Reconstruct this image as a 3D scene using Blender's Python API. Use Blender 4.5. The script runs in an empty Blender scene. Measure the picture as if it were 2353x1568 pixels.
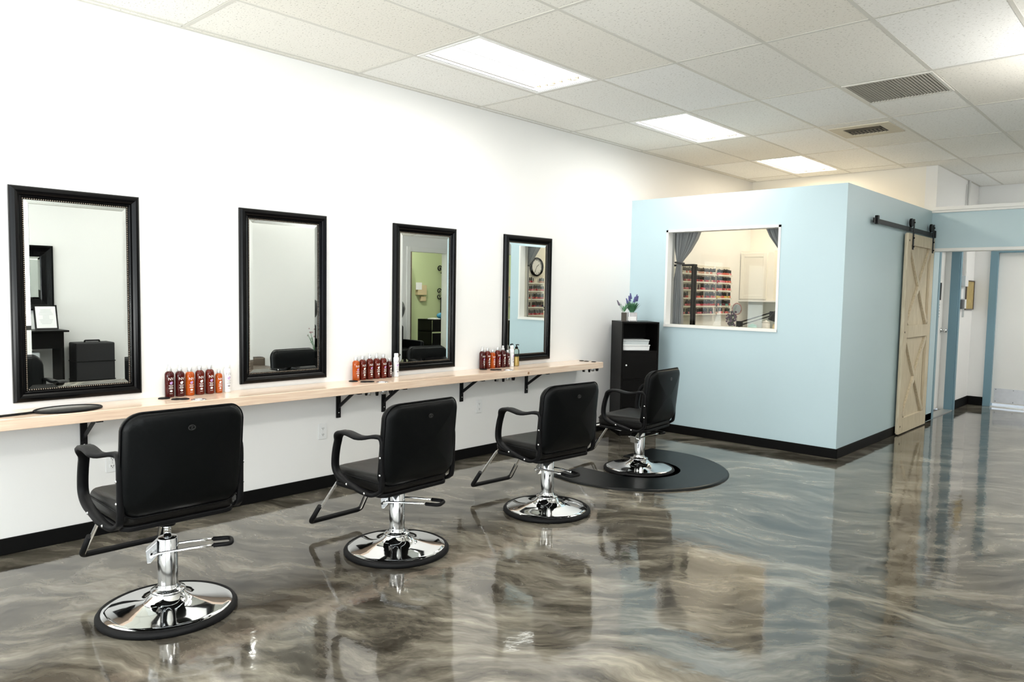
import bpy, bmesh, math, random
from mathutils import Vector, Matrix
PI = math.pi
random.seed(7)
SC = bpy.context.scene
COL = SC.collection

# ------------------------------------------------------------------ camera
F_PX = 1700.28
yaw, pitch, roll = 0.7509, -0.0662, 0.0176
Fv = Vector((-math.sin(yaw)*math.cos(pitch), math.cos(yaw)*math.cos(pitch), math.sin(pitch)))
Rv = Vector((math.cos(yaw), math.sin(yaw), 0)); Uv = Rv.cross(Fv)
R2 = Rv*math.cos(roll) + Uv*math.sin(roll); U2 = -Rv*math.sin(roll) + Uv*math.cos(roll)
cd = bpy.data.cameras.new('camera'); cam = bpy.data.objects.new('camera', cd); COL.objects.link(cam)
cam.matrix_world = Matrix.Translation((4.536, 0, 1.427)) @ Matrix((R2, U2, -Fv)).transposed().to_4x4()
cd.sensor_fit = 'HORIZONTAL'; cd.sensor_width = 36; cd.lens = 36*F_PX/2353
cd.clip_start = .05; cd.clip_end = 200
SC.camera = cam

# ------------------------------------------------------------------ world, daylight, exposure
w = bpy.data.worlds.new('sky'); SC.world = w; w.use_nodes = True
w.node_tree.nodes['Background'].inputs[0].default_value = (.80, .90, 1, 1)
w.node_tree.nodes['Background'].inputs[1].default_value = 1.2
SC.view_settings.view_transform = 'Standard'; SC.view_settings.look = 'None'
SC.view_settings.gamma = 1; SC.view_settings.use_curve_mapping = False
SC.view_settings.exposure = 0.0

def area(name, loc, rot, sx, sy, energy, color, spread=PI):
    l = bpy.data.lights.new(name, 'AREA'); l.shape = 'RECTANGLE'; l.size = sx; l.size_y = sy
    l.energy = energy; l.color = color; l.spread = spread
    o = bpy.data.objects.new(name, l); COL.objects.link(o); o.location = loc; o.rotation_euler = rot
    return o
# daylight through the shop window in the front wall (behind the camera)
area('daylight', (2.75, -3.35, 1.65), (math.radians(90), 0, 0), 4.6, 2.1, 120, (.90, .96, 1.0))
# daylight through an unseen side window, placed to help light the ceiling
area('daylight_side', (5.60, -.25, 1.75), (math.radians(90), 0, math.radians(90)), 3.3, 1.7, 85, (.92, .97, 1.0))
area('ceiling_fill_side', (6.9, .2, .2), (math.radians(128), 0, math.radians(90-18)), 4.0, 2.2, 680, (1.0, .99, .97))  # uplight added outside the side window, brightens the ceiling near the camera
# unseen uplight added outside the shop window to brighten the ceiling
area('ceiling_fill', (2.75, -4.6, .25), (math.radians(128), 0, 0), 5.0, 2.4, 850, (1.0, .99, .96))

H = 2.957; W = 5.30; BX = 2.2235; BY = 6.706; YF = -3.0; YB = 11.65; YM = 9.42; BT = 2.423

# ------------------------------------------------------------------ materials
MATS = {}
def mat(name, col=(.8,.8,.8), rough=.5, metal=0, spec=.5, coat=0, bump=0, bscale=60, vary=0, vscale=3, emit=None, alpha=None):
    if name in MATS: return MATS[name]
    m = bpy.data.materials.new(name); m.use_nodes = True; nt = m.node_tree; b = nt.nodes['Principled BSDF']
    b.inputs['Base Color'].default_value = (*col, 1); b.inputs['Roughness'].default_value = rough
    b.inputs['Metallic'].default_value = metal; b.inputs['Specular IOR Level'].default_value = spec
    if coat: b.inputs['Coat Weight'].default_value = coat; b.inputs['Coat Roughness'].default_value = .05
    tc = nt.nodes.new('ShaderNodeTexCoord')
    n = nt.nodes.new('ShaderNodeTexNoise'); n.inputs['Scale'].default_value = vscale; n.inputs['Detail'].default_value = 4
    nt.links.new(tc.outputs['Object'], n.inputs['Vector'])
    if vary:
        mx = nt.nodes.new('ShaderNodeMix'); mx.data_type = 'RGBA'
        mx.inputs[6].default_value = (*[c*(1-vary) for c in col], 1); mx.inputs[7].default_value = (*[min(1, c*(1+vary)) for c in col], 1)
        nt.links.new(n.outputs[0], mx.inputs[0]); nt.links.new(mx.outputs[2], b.inputs['Base Color'])
    if bump:
        n2 = nt.nodes.new('ShaderNodeTexNoise'); n2.inputs['Scale'].default_value = bscale; n2.inputs['Detail'].default_value = 3
        nt.links.new(tc.outputs['Object'], n2.inputs['Vector'])
        bp = nt.nodes.new('ShaderNodeBump'); bp.inputs['Strength'].default_value = bump; bp.inputs['Distance'].default_value = .002
        nt.links.new(n2.outputs[0], bp.inputs['Height']); nt.links.new(bp.outputs[0], b.inputs['Normal'])
    if emit:
        b.inputs['Emission Color'].default_value = (*emit[0], 1); b.inputs['Emission Strength'].default_value = emit[1]
    MATS[name] = m
    return m

WALL = mat('white_wall_paint', (.84,.84,.83), .55, vary=.012, vscale=1.5, bump=.15, bscale=90)
BLUE = mat('blue_wall_paint', (.50,.645,.70), .42, vary=.02, vscale=1.2, bump=.15, bscale=90)
BLUED = mat('blue_frame_paint', (.17,.30,.37), .35, vary=.03)
GREEN = mat('green_wall_paint', (.52,.60,.34), .6, vary=.02)
CREAM = mat('cream_wall_paint', (.86,.83,.75), .55, vary=.012, bump=.1, bscale=90)
TRIM = mat('white_trim_paint', (.85,.85,.83), .35)
BASEB = mat('black_vinyl_base', (.003,.003,.003), .6, spec=.12, vary=.1)
BLACKPL = mat('black_plastic', (.004,.004,.0045), .45, spec=.13, bump=.1, bscale=400)
RUBBER = mat('black_rubber', (.005,.005,.0055), .5, spec=.14, bump=.15, bscale=200)
LEATHER = mat('black_leather', (.0015,.002,.0022), .38, spec=.12, bump=.25, bscale=260)
SEATL = mat('seat_leather', (.004,.0037,.0034), .36, spec=.24, bump=.35, bscale=260)
CHROME = mat('chrome', (.82,.83,.84), .045, metal=1)
STEEL = mat('brushed_steel', (.60,.61,.62), .25, metal=1)
BIRON = mat('black_iron', (.004,.004,.0045), .45, spec=.2)
FRAMEB = mat('black_lacquer', (.0015,.0015,.0017), .2, spec=.15)
BRONZE = mat('bronze_beads', (.30,.25,.20), .35, metal=.9)
MIRROR = mat('mirror_silver', (.83,.87,.85), .0, metal=1)
BLKWOOD = mat('black_wood', (.003,.0028,.0026), .42, spec=.13, vary=.2, vscale=30)
CHARC = mat('grey_curtain', (.40,.41,.43), .85, bump=.3, bscale=500)
TAPE = mat('dark_tie', (.03,.03,.032), .7)
CARDW = mat('white_card', (.82,.82,.82), .6)
PLASTICW = mat('white_plastic', (.80,.81,.81), .35)
GREYP = mat('grey_plastic', (.42,.45,.46), .4)
SILV = mat('silver_plastic', (.60,.61,.62), .3, metal=.6)
GLASSY = mat('grey_lid', (.30,.32,.33), .25)
TANP = mat('tan_plastic', (.62,.50,.30), .5)
MAPM = mat('cork_board', (.42,.32,.13), .7, vary=.35, vscale=14)
BROWN = mat('brown_leather', (.10,.075,.055), .45, vary=.2)
WTUBE = mat('lamp_tube', (1,1,1), .5, emit=((1,.97,.92), 17))
WTUBEW = mat('warm_lamp_tube', (1,1,1), .5, emit=((1,.86,.66), 19))
WREFL = mat('white_reflector', (.88,.88,.86), .35)
LEAF = mat('leaf_green', (.06,.20,.09), .5, vary=.5, vscale=60)
LAVB = mat('lavender_blue', (.10,.10,.28), .7, vary=.4, vscale=90)
LAVG = mat('faded_lavender', (.17,.15,.20), .7, vary=.3, vscale=90)
PURPLE = mat('dusty_purple', (.13,.09,.13), .7, vary=.4, vscale=60)
TEAL = mat('teal_plastic', (.20,.45,.42), .4)
BLUEG = mat('blue_glove', (.02,.18,.30), .5)

def glass(name, col, rough=.02, ior=1.4):
    m = bpy.data.materials.new(name); m.use_nodes = True; nt = m.node_tree; nt.nodes.clear()
    out = nt.nodes.new('ShaderNodeOutputMaterial'); tr = nt.nodes.new('ShaderNodeBsdfTransparent'); gl = nt.nodes.new('ShaderNodeBsdfGlossy')
    gl.inputs['Roughness'].default_value = rough; tr.inputs[0].default_value = (*col, 1)
    fr = nt.nodes.new('ShaderNodeFresnel'); fr.inputs[0].default_value = ior
    mx = nt.nodes.new('ShaderNodeMixShader')
    nt.links.new(fr.outputs[0], mx.inputs[0]); nt.links.new(tr.outputs[0], mx.inputs[1]); nt.links.new(gl.outputs[0], mx.inputs[2])
    nt.links.new(mx.outputs[0], out.inputs[0]); return m
PANE = glass('window_glass', (.975,.985,.98), ior=1.28)
SMOKE = glass('display_glass', (.86,.88,.85))

def amber(name, col, dark):
    # coloured bottle plastic filled with dark liquid
    m = mat(name, col, .10, spec=.28, vary=.0)
    nt = m.node_tree; b = nt.nodes['Principled BSDF']
    b.inputs['Transmission Weight'].default_value = .0
    tc = nt.nodes.new('ShaderNodeTexCoord'); sp = nt.nodes.new('ShaderNodeSeparateXYZ'); nt.links.new(tc.outputs['Object'], sp.inputs[0])
    n = nt.nodes.new('ShaderNodeTexNoise'); n.inputs['Scale'].default_value = 18; nt.links.new(tc.outputs['Object'], n.inputs['Vector'])
    mx = nt.nodes.new('ShaderNodeMix'); mx.data_type = 'RGBA'
    mx.inputs[6].default_value = (*col, 1); mx.inputs[7].default_value = (*dark, 1)
    nt.links.new(n.outputs[0], mx.inputs[0]); nt.links.new(mx.outputs[2], b.inputs['Base Color'])
    return m
AMB_D = amber('dark_amber_bottle', (.075,.006,.004), (.018,.002,.003))
AMB_R = amber('red_amber_bottle', (.15,.014,.004), (.035,.003,.003))
AMB_O = amber('orange_amber_bottle', (.50,.095,.008), (.22,.03,.004))
PRINTW = mat('white_print', (.78,.76,.74), .5)
PRINTL = mat('lilac_print', (.42,.26,.52), .5)
PRINTG = mat('grey_print', (.25,.24,.27), .5)

def ceiling_tile_mat():
    m = bpy.data.materials.new('ceiling_tile'); m.use_nodes = True; nt = m.node_tree; b = nt.nodes['Principled BSDF']
    L = nt.links.new; N = nt.nodes.new
    b.inputs['Roughness'].default_value = .85
    g = N('ShaderNodeNewGeometry'); sub = N('ShaderNodeVectorMath'); sub.operation = 'SUBTRACT'; sub.inputs[1].default_value = (.06, 3.155, 0)
    div = N('ShaderNodeVectorMath'); div.operation = 'DIVIDE'; div.inputs[1].default_value = (.61, 1.22, 100)
    fl = N('ShaderNodeVectorMath'); fl.operation = 'FLOOR'
    L(g.outputs['Position'], sub.inputs[0]); L(sub.outputs[0], div.inputs[0]); L(div.outputs[0], fl.inputs[0])
    wn = N('ShaderNodeTexWhiteNoise'); L(fl.outputs[0], wn.inputs['Vector'])
    cr = N('ShaderNodeValToRGB'); cr.color_ramp.elements[0].color = (.86,.835,.76,1); cr.color_ramp.elements[1].color = (.93,.94,.925,1)
    L(wn.outputs['Value'], cr.inputs[0])
    # pin holes / fissures
    mp = N('ShaderNodeMapping'); mp.inputs['Scale'].default_value = (60, 105, 1); L(g.outputs['Position'], mp.inputs[0])
    v = N('ShaderNodeTexNoise'); v.inputs['Scale'].default_value = 1; v.inputs['Detail'].default_value = 5; L(mp.outputs[0], v.inputs['Vector'])
    r2 = N('ShaderNodeValToRGB'); r2.color_ramp.elements[0].position = .33; r2.color_ramp.elements[0].color = (.50,.49,.46,1)
    r2.color_ramp.elements[1].position = .40; r2.color_ramp.elements[1].color = (1,1,1,1); L(v.outputs[0], r2.inputs[0])
    mu = N('ShaderNodeMix'); mu.data_type = 'RGBA'; mu.blend_type = 'MULTIPLY'; mu.inputs[0].default_value = .8
    L(cr.outputs[0], mu.inputs[6]); L(r2.outputs[0], mu.inputs[7]); L(mu.outputs[2], b.inputs['Base Color'])
    bp = N('ShaderNodeBump'); bp.inputs['Strength'].default_value = .35; bp.inputs['Distance'].default_value = .003
    L(v.outputs[0], bp.inputs['Height']); L(bp.outputs[0], b.inputs['Normal'])
    return m
TILE = ceiling_tile_mat()

def floor_mat():
    m = bpy.data.materials.new('marbled_epoxy'); m.use_nodes = True; nt = m.node_tree; b = nt.nodes['Principled BSDF']
    L = nt.links.new; N = nt.nodes.new
    g = N('ShaderNodeNewGeometry')
    # warp field
    w1 = N('ShaderNodeTexNoise'); w1.inputs['Scale'].default_value = .8; w1.inputs['Detail'].default_value = 5; L(g.outputs['Position'], w1.inputs['Vector'])
    sc = N('ShaderNodeVectorMath'); sc.operation = 'SCALE'; sc.inputs['Scale'].default_value = 1.1; L(w1.outputs['Color'], sc.inputs[0])
    ad = N('ShaderNodeVectorMath'); ad.operation = 'ADD'; L(g.outputs['Position'], ad.inputs[0]); L(sc.outputs[0], ad.inputs[1])
    # streaks run obliquely across the shop
    vr0 = N('ShaderNodeVectorRotate'); vr0.rotation_type = 'Z_AXIS'; vr0.inputs['Angle'].default_value = math.radians(-20); L(ad.outputs[0], vr0.inputs['Vector'])
    mp = N('ShaderNodeMapping'); mp.inputs['Scale'].default_value = (.55, 2.4, 1); L(vr0.outputs[0], mp.inputs[0])
    a = N('ShaderNodeTexNoise'); a.inputs['Scale'].default_value = 2.2; a.inputs['Detail'].default_value = 9; a.inputs['Roughness'].default_value = .62; L(mp.outputs[0], a.inputs['Vector'])
    vr1 = N('ShaderNodeVectorRotate'); vr1.rotation_type = 'Z_AXIS'; vr1.inputs['Angle'].default_value = math.radians(-40); L(ad.outputs[0], vr1.inputs['Vector'])
    mp2 = N('ShaderNodeMapping'); mp2.inputs['Scale'].default_value = (.9, 3.6, 1); L(vr1.outputs[0], mp2.inputs[0])
    c = N('ShaderNodeTexNoise'); c.inputs['Scale'].default_value = 2.4; c.inputs['Detail'].default_value = 8; c.inputs['Roughness'].default_value = .6; L(mp2.outputs[0], c.inputs['Vector'])
    # thin veins
    ve = N('ShaderNodeTexVoronoi'); ve.feature = 'DISTANCE_TO_EDGE'; ve.inputs['Scale'].default_value = .9; L(ad.outputs[0], ve.inputs['Vector'])
    vr = N('ShaderNodeValToRGB'); vr.color_ramp.elements[0].position = 0; vr.color_ramp.elements[0].color = (1,1,1,1)
    vr.color_ramp.elements[1].position = .045; vr.color_ramp.elements[1].color = (0,0,0,1); L(ve.outputs['Distance'], vr.inputs[0])
    big = N('ShaderNodeTexNoise'); big.inputs['Scale'].default_value = .75; big.inputs['Detail'].default_value = 3; L(g.outputs['Position'], big.inputs['Vector'])
    fine = N('ShaderNodeTexNoise'); fine.inputs['Scale'].default_value = 9; fine.inputs['Detail'].default_value = 6; fine.inputs['Roughness'].default_value = .7; L(mp.outputs[0], fine.inputs['Vector'])
    def madd(x_, k_, acc):
        m_ = N('ShaderNodeMath'); m_.operation = 'MULTIPLY_ADD'; m_.inputs[1].default_value = k_; L(x_, m_.inputs[0])
        if acc is None: m_.inputs[2].default_value = 0
        else: L(acc, m_.inputs[2])
        return m_.outputs[0]
    av = madd(fine.outputs[0], .16, madd(big.outputs[0], .16, madd(c.outputs[0], .32, madd(a.outputs[0], .36, None))))
    cr = N('ShaderNodeValToRGB'); e = cr.color_ramp.elements
    e[0].position = .395; e[0].color = (.017,.014,.010,1); e[1].position = .628; e[1].color = (.33,.305,.245,1)
    x = e.new(.45); x.color = (.046,.040,.031,1); x = e.new(.505); x.color = (.098,.088,.069,1); x = e.new(.565); x.color = (.19,.173,.138,1)
    L(av, cr.inputs[0])
    vm = N('ShaderNodeMix'); vm.data_type = 'RGBA'; vm.inputs[7].default_value = (.32,.305,.27,1)
    vs = N('ShaderNodeMath'); vs.operation = 'MULTIPLY'; vs.inputs[1].default_value = .16; L(vr.outputs[0], vs.inputs[0]); L(vs.outputs[0], vm.inputs[0])
    L(cr.outputs[0], vm.inputs[6]); L(vm.outputs[2], b.inputs['Base Color'])
    b.inputs['Roughness'].default_value = .07; b.inputs['IOR'].default_value = 1.52
    b.inputs['Coat Weight'].default_value = .25; b.inputs['Coat Roughness'].default_value = .03; b.inputs['Coat IOR'].default_value = 1.5
    bn = N('ShaderNodeTexNoise'); bn.inputs['Scale'].default_value = 7; bn.inputs['Detail'].default_value = 4; L(g.outputs['Position'], bn.inputs['Vector'])
    bp = N('ShaderNodeBump'); bp.inputs['Strength'].default_value = .10; bp.inputs['Distance'].default_value = .012
    L(bn.outputs[0], bp.inputs['Height']); L(bp.outputs[0], b.inputs['Normal']); L(bp.outputs[0], b.inputs['Coat Normal'])
    return m
FLOOR = floor_mat()

def wood_mat(name, c1, c2, sc=(1,1,1), rough=.3, coat=.4):
    m = bpy.data.materials.new(name); m.use_nodes = True; nt = m.node_tree; b = nt.nodes['Principled BSDF']; L = nt.links.new; N = nt.nodes.new
    tc = N('ShaderNodeTexCoord'); mp = N('ShaderNodeMapping'); mp.inputs['Scale'].default_value = sc; L(tc.outputs['Object'], mp.inputs[0])
    n = N('ShaderNodeTexNoise'); n.inputs['Scale'].default_value = 4; n.inputs['Detail'].default_value = 6; n.inputs['Distortion'].default_value = .6; L(mp.outputs[0], n.inputs['Vector'])
    cr = N('ShaderNodeValToRGB'); cr.color_ramp.elements[0].position = .32; cr.color_ramp.elements[0].color = (*c1,1)
    cr.color_ramp.elements[1].position = .68; cr.color_ramp.elements[1].color = (*c2,1); L(n.outputs[0], cr.inputs[0]); L(cr.outputs[0], b.inputs['Base Color'])
    b.inputs['Roughness'].default_value = rough; b.inputs['Coat Weight'].default_value = coat; b.inputs['Coat Roughness'].default_value = .06
    return m
SHELFW = wood_mat('varnished_maple', (.66,.48,.355), (.80,.65,.51), (14, .8, 14), .28, .55)
BARNW = wood_mat('whitewashed_pine', (.54,.46,.32), (.70,.62,.47), (16, 16, 1.2), .6, 0)

# ------------------------------------------------------------------ mesh helpers
def box(bm, x0, x1, y0, y1, z0, z1, mi=0):
    vs = [bm.verts.new((x, y, z)) for z in (z0, z1) for y in (y0, y1) for x in (x0, x1)]
    fs = []
    for q in ((0,2,3,1),(4,5,7,6),(0,1,5,4),(2,6,7,3),(0,4,6,2),(1,3,7,5)):
        f = bm.faces.new([vs[i] for i in q]); f.material_index = mi; fs.append(f)
    return vs
def obox(bm, c, u, v, n, su, sv, sn, mi=0):
    c, u, v, n = Vector(c), Vector(u).normalized(), Vector(v).normalized(), Vector(n).normalized()
    vs = [bm.verts.new(c + u*a*su/2 + v*b_*sv/2 + n*d*sn/2) for d in (-1,1) for b_ in (-1,1) for a in (-1,1)]
    for q in ((0,2,3,1),(4,5,7,6),(0,1,5,4),(2,6,7,3),(0,4,6,2),(1,3,7,5)):
        bm.faces.new([vs[i] for i in q]).material_index = mi
    return vs
def bar(bm, p, q, wd, th, up=(0,0,1), mi=0):
    p, q = Vector(p), Vector(q); d = (q-p); L = d.length; d.normalize()
    s = d.cross(Vector(up)).normalized(); n = s.cross(d)
    return obox(bm, (p+q)/2, d, s, n, L, wd, th, mi)
def lathe(bm, prof, seg=32, c=(0,0,0), mi=0, cap0=True, cap1=True, mat4=None):
    rings = []
    for r, z in prof:
        ring = []
        for i in range(seg):
            a = 2*PI*i/seg; v = Vector((r*math.cos(a), r*math.sin(a), z))
            if mat4: v = mat4 @ v
            ring.append(bm.verts.new(v + Vector(c)))
        rings.append(ring)
    for a, b_ in zip(rings, rings[1:]):
        for i in range(seg):
            f = bm.faces.new((a[i], a[(i+1)%seg], b_[(i+1)%seg], b_[i])); f.material_index = mi; f.smooth = True
    if cap0: bm.faces.new(list(reversed(rings[0]))).material_index = mi
    if cap1: bm.faces.new(rings[-1]).material_index = mi
def smooth_path(pts, r=.03, n=5):
    """round the corners of a polyline"""
    P = [Vector(p) for p in pts]; out = [P[0]]
    for i in range(1, len(P)-1):
        a, b_, c = P[i-1], P[i], P[i+1]
        d1 = (a-b_); d2 = (c-b_); rr = min(r, d1.length*.45, d2.length*.45)
        s = b_ + d1.normalized()*rr; e = b_ + d2.normalized()*rr
        for k in range(n+1):
            t = k/n; out.append(s*(1-t)**2 + b_*2*t*(1-t) + e*t*t)
    out.append(P[-1]); return out
def sweep(bm, pts, prof, mi=0, closed=False, ref=Vector((0,0,1)), caps=True):
    """sweep a closed 2-D profile [(side, up)] along a path"""
    P = [Vector(p) for p in pts]; n = len(P); rings = []; last = None
    for i in range(n):
        if closed: t = (P[(i+1)%n]-P[i-1])
        else: t = P[min(i+1,n-1)]-P[max(i-1,0)]
        t.normalize()
        s = t.cross(ref)
        if s.length < 1e-4: s = last if last is not None else t.cross(Vector((1,0,0)))
        s.normalize()
        if last is not None and s.dot(last) < 0 and not closed: s = -s
        last = s; u = s.cross(t)
        rings.append([bm.verts.new(P[i] + s*a + u*b_) for a, b_ in prof])
    m = len(prof); rng = range(n) if closed else range(n-1)
    for i in rng:
        A, B = rings[i], rings[(i+1)%n]
        for k in range(m):
            f = bm.faces.new((A[k], A[(k+1)%m], B[(k+1)%m], B[k])); f.material_index = mi; f.smooth = m > 5
    if not closed and caps:
        bm.faces.new(list(reversed(rings[0]))).material_index = mi; bm.faces.new(rings[-1]).material_index = mi
def circ(r, n=10, sx=1, sy=1): return [(r*sx*math.cos(2*PI*i/n), r*sy*math.sin(2*PI*i/n)) for i in range(n)]
def tube(bm, pts, r, seg=10, mi=0, ref=Vector((0,0,1))): sweep(bm, pts, circ(r, seg), mi, ref=ref)
def sphere(bm, c, r, sub=2, mi=0, scale=(1,1,1)):
    ret = bmesh.ops.create_icosphere(bm, subdivisions=sub, radius=r)
    for v in ret['verts']:
        v.co = Vector((v.co.x*scale[0], v.co.y*scale[1], v.co.z*scale[2])) + Vector(c)
    for v in ret['verts']:
        for f in v.link_faces: f.material_index = mi; f.smooth = True
def rrect(w_, h_, r, n=6):
    """rounded rectangle outline, half sizes w_, h_"""
    out = []
    for cx, cy, a0 in ((w_-r, h_-r, 0), (-w_+r, h_-r, PI/2), (-w_+r, -h_+r, PI), (w_-r, -h_+r, 1.5*PI)):
        for k in range(n+1):
            a = a0 + PI/2*k/n; out.append((cx+r*math.cos(a), cy+r*math.sin(a)))
    return out
def cushion(bm, w_, h_, t, rc, edge, fn, mi=0, puff=.0, nr=5):
    """pillow: rounded outline in (a,b), thickness t along c, edge radius; fn maps (a,b,c)->xyz"""
    def ring(ins, c):
        o = rrect(w_-ins, h_-ins, max(rc-ins, .004), 8); return [bm.verts.new(fn(a, b_, c)) for a, b_ in o]
    rs = []
    for k in range(nr+1):
        a = PI/2*k/nr; rs.append((edge*(1-math.sin(a)), -t/2+edge*(1-math.cos(a))) if False else (edge*(1-math.sin(a)), -t/2+edge*(1-math.cos(a))))
    prof = [(i_, c) for i_, c in rs] + [(i_, -c) for i_, c in reversed(rs)]
    rings = []
    ins = [(.72, 0), (.45, .0), (.2, 0)]
    full = []
    m = min(w_, h_)
    for s in (.92, .7, .45, .22): full.append((m*s, -t/2-puff*(s)))
    seq = full + prof + [(i_, -c) for i_, c in reversed(full)]
    for i_, c in seq: rings.append(ring(i_, c))
    for A, B in zip(rings, rings[1:]):
        n = len(A)
        for k in range(n):
            f = bm.faces.new((A[k], B[k], B[(k+1)%n], A[(k+1)%n])); f.smooth = True; f.material_index = mi
    for A in (rings[0], list(reversed(rings[-1]))):
        f = bm.faces.new(A); f.material_index = mi; f.smooth = True
def bmnew(): return bmesh.new()
SPLIT = {'lamp_socket', 'bolt', 'castor', 'spacer', 'bolt_head', 'screw', 'slot', 'latch_clip', 'joint', 'jamb', 'door_casing', 'post', 'wall_clip'}
def obj(name, bm, mats, parent=None, loc=None, bevel=0, smooth=False, label=None, bseg=2):
    if name in SPLIT:
        left = set(bm.verts); last = None
        while left:
            seed = left.pop(); grp = {seed}; st = [seed]
            while st:
                v = st.pop()
                for ed in v.link_edges:
                    o_ = ed.other_vert(v)
                    if o_ not in grp: grp.add(o_); st.append(o_)
            left -= grp; b2 = bmesh.new(); mp = {v: b2.verts.new(v.co) for v in grp}
            for f_ in {f_ for v in grp for f_ in v.link_faces}:
                nf = b2.faces.new([mp[v] for v in f_.verts]); nf.smooth = f_.smooth; nf.material_index = f_.material_index
            last = obj1(name, b2, mats, parent, loc, bevel, smooth, label, bseg)
        bm.free(); return last
    return obj1(name, bm, mats, parent, loc, bevel, smooth, label, bseg)
def obj1(name, bm, mats, parent=None, loc=None, bevel=0, smooth=False, label=None, bseg=2):
    bmesh.ops.recalc_face_normals(bm, faces=bm.faces[:])
    me = bpy.data.meshes.new(name)
    if smooth:
        for f in bm.faces: f.smooth = True
    bm.to_mesh(me); bm.free()
    for m_ in (mats if isinstance(mats, (list, tuple)) else [mats]): me.materials.append(m_)
    o = bpy.data.objects.new(name, me); COL.objects.link(o)
    if parent: o.parent = parent
    if loc: o.location = loc
    if bevel:
        b = o.modifiers.new('bevel', 'BEVEL'); b.width = bevel; b.segments = bseg; b.limit_method = 'ANGLE'; b.angle_limit = math.radians(40)
    if label: o['label'] = label
    return o
def tag(o, label, cat, group=None):
    o['label'] = label; o['category'] = cat
    if group: o['group'] = group
    return o
def thing(name, label, cat, loc=(0,0,0), rz=0, group=None):
    o = bpy.data.objects.new(name, None); COL.objects.link(o); o.location = loc; o.rotation_euler = (0,0,rz); o.empty_display_size = .1
    return tag(o, label, cat, group)
def struct(name, bm, mats, bevel=0):
    o = obj(name, bm, mats, bevel=bevel); o['kind'] = 'structure'; return o
def B(*bs):
    bm = bmnew()
    for b_ in bs: box(bm, *b_)
    return bm
def dup(root, loc, rz, label, group=None):
    r = root.copy(); COL.objects.link(r); r.location = loc; r.rotation_euler = (0,0,rz); r['label'] = label
    if group: r['group'] = group
    kids = []
    for ch in list(root.children):
        c = ch.copy(); COL.objects.link(c); c.parent = r; kids.append(c)
        for g in list(ch.children):
            d = g.copy(); COL.objects.link(d); d.parent = c
    return r
def text_bm(txt, size, extrude=.0004):
    cu = bpy.data.curves.new('t', 'FONT'); cu.body = txt; cu.size = size; cu.align_x = 'CENTER'; cu.extrude = extrude; cu.resolution_u = 2
    o = bpy.data.objects.new('t', cu); COL.objects.link(o); bpy.context.view_layer.update()
    dg = bpy.context.evaluated_depsgraph_get(); me = bpy.data.meshes.new_from_object(o.evaluated_get(dg))
    bm = bmesh.new(); bm.from_mesh(me); bpy.data.objects.remove(o); bpy.data.curves.remove(cu); bpy.data.meshes.remove(me); return bm

# ------------------------------------------------------------------ room shell
T = .12
struct('floor', B((-.12, 7.7, YF-.12, 12.2, -.1, 0)), FLOOR)
struct('wall_left', B((-T, 0, YF, YB, 0, H+.25)), WALL)
# opposite wall with a doorway to the green room and an unseen window, placed to let uplight onto the ceiling
DY0, DY1, DZ = 7.96, 8.79, 2.09
SY0, SY1, SZ0, SZ1 = -1.9, 1.4, .9, 2.6
struct('wall_right', B((W, W+T, YF, SY0, 0, H+.25), (W, W+T, SY0, SY1, 0, SZ0), (W, W+T, SY0, SY1, SZ1, H+.25),
    (W, W+T, SY1, DY0, 0, H+.25), (W, W+T, DY0, DY1, DZ, H+.25), (W, W+T, DY1, YB, 0, H+.25)), WALL)
struct('wall_front', B((0, .45, YF-T, YF, 0, H+.25), (5.05, W, YF-T, YF, 0, H+.25), (.45, 5.05, YF-T, YF, 0, .6), (.45, 5.05, YF-T, YF, 2.7, H+.25)), WALL)
def framed_window(name, axis, pos, a0, a1, z0, z1, nm, mid):
    bm = bmnew(); t = .05
    def bb(a, b_, c, d):
        if axis == 'y': box(bm, a, b_, pos-.04, pos+.04, c, d)
        else: box(bm, pos-.04, pos+.04, a, b_, c, d)
    bb(a0, a1, z0, z0+t); bb(a0, a1, z1-t, z1)
    for k in range(nm+1):
        x = a0 + (a1-a0-t)*k/nm; bb(x, x+t, z0+t, z1-t)
    fr = struct(name, bm, mat('dark_bronze', (.03,.028,.025), .4))
    bm = bmnew()
    if axis == 'y': box(bm, a0+.01, a1-.01, pos-.004, pos+.004, z0+.01, z1-.01)
    else: box(bm, pos-.004, pos+.004, a0+.01, a1-.01, z0+.01, z1-.01)
    obj('glass_pane', bm, PANE, fr)
framed_window('window_1', 'y', YF-.06, .45, 5.05, .6, 2.7, 3, 0)
framed_window('window_2', 'x', W+.06, SY0, SY1, SZ0, SZ1, 2, 0)
struct('wall_back', B((BX-T, 2.41, YB, YB+T, 0, H+.25), (2.41, 3.46, YB, YB+T, 2.10, H+.25), (3.46, 7.7, YB, YB+T, 0, H+.25)), WALL)
# wall closing the booth and rising to the ceiling above it
struct('wall_booth_back', B((0, BX-T, 9.55, 9.55+T, 0, H+.25)), CREAM)
# hall side wall (x = BX) with the white door's opening
HD0, HD1, HDZ = 9.86, 10.82, 2.10
struct('wall_hall_left', B((BX-T, BX, 9.55, HD0, 0, H+.25), (BX-T, BX, HD0, HD1, HDZ, H+.25), (BX-T, BX, HD1, YB, 0, H+.25)), WALL)
bm = B((BX, BX+.012, 9.55, HD0, .0, 2.0))
struct('trim_1', bm, BLUE)
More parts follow.
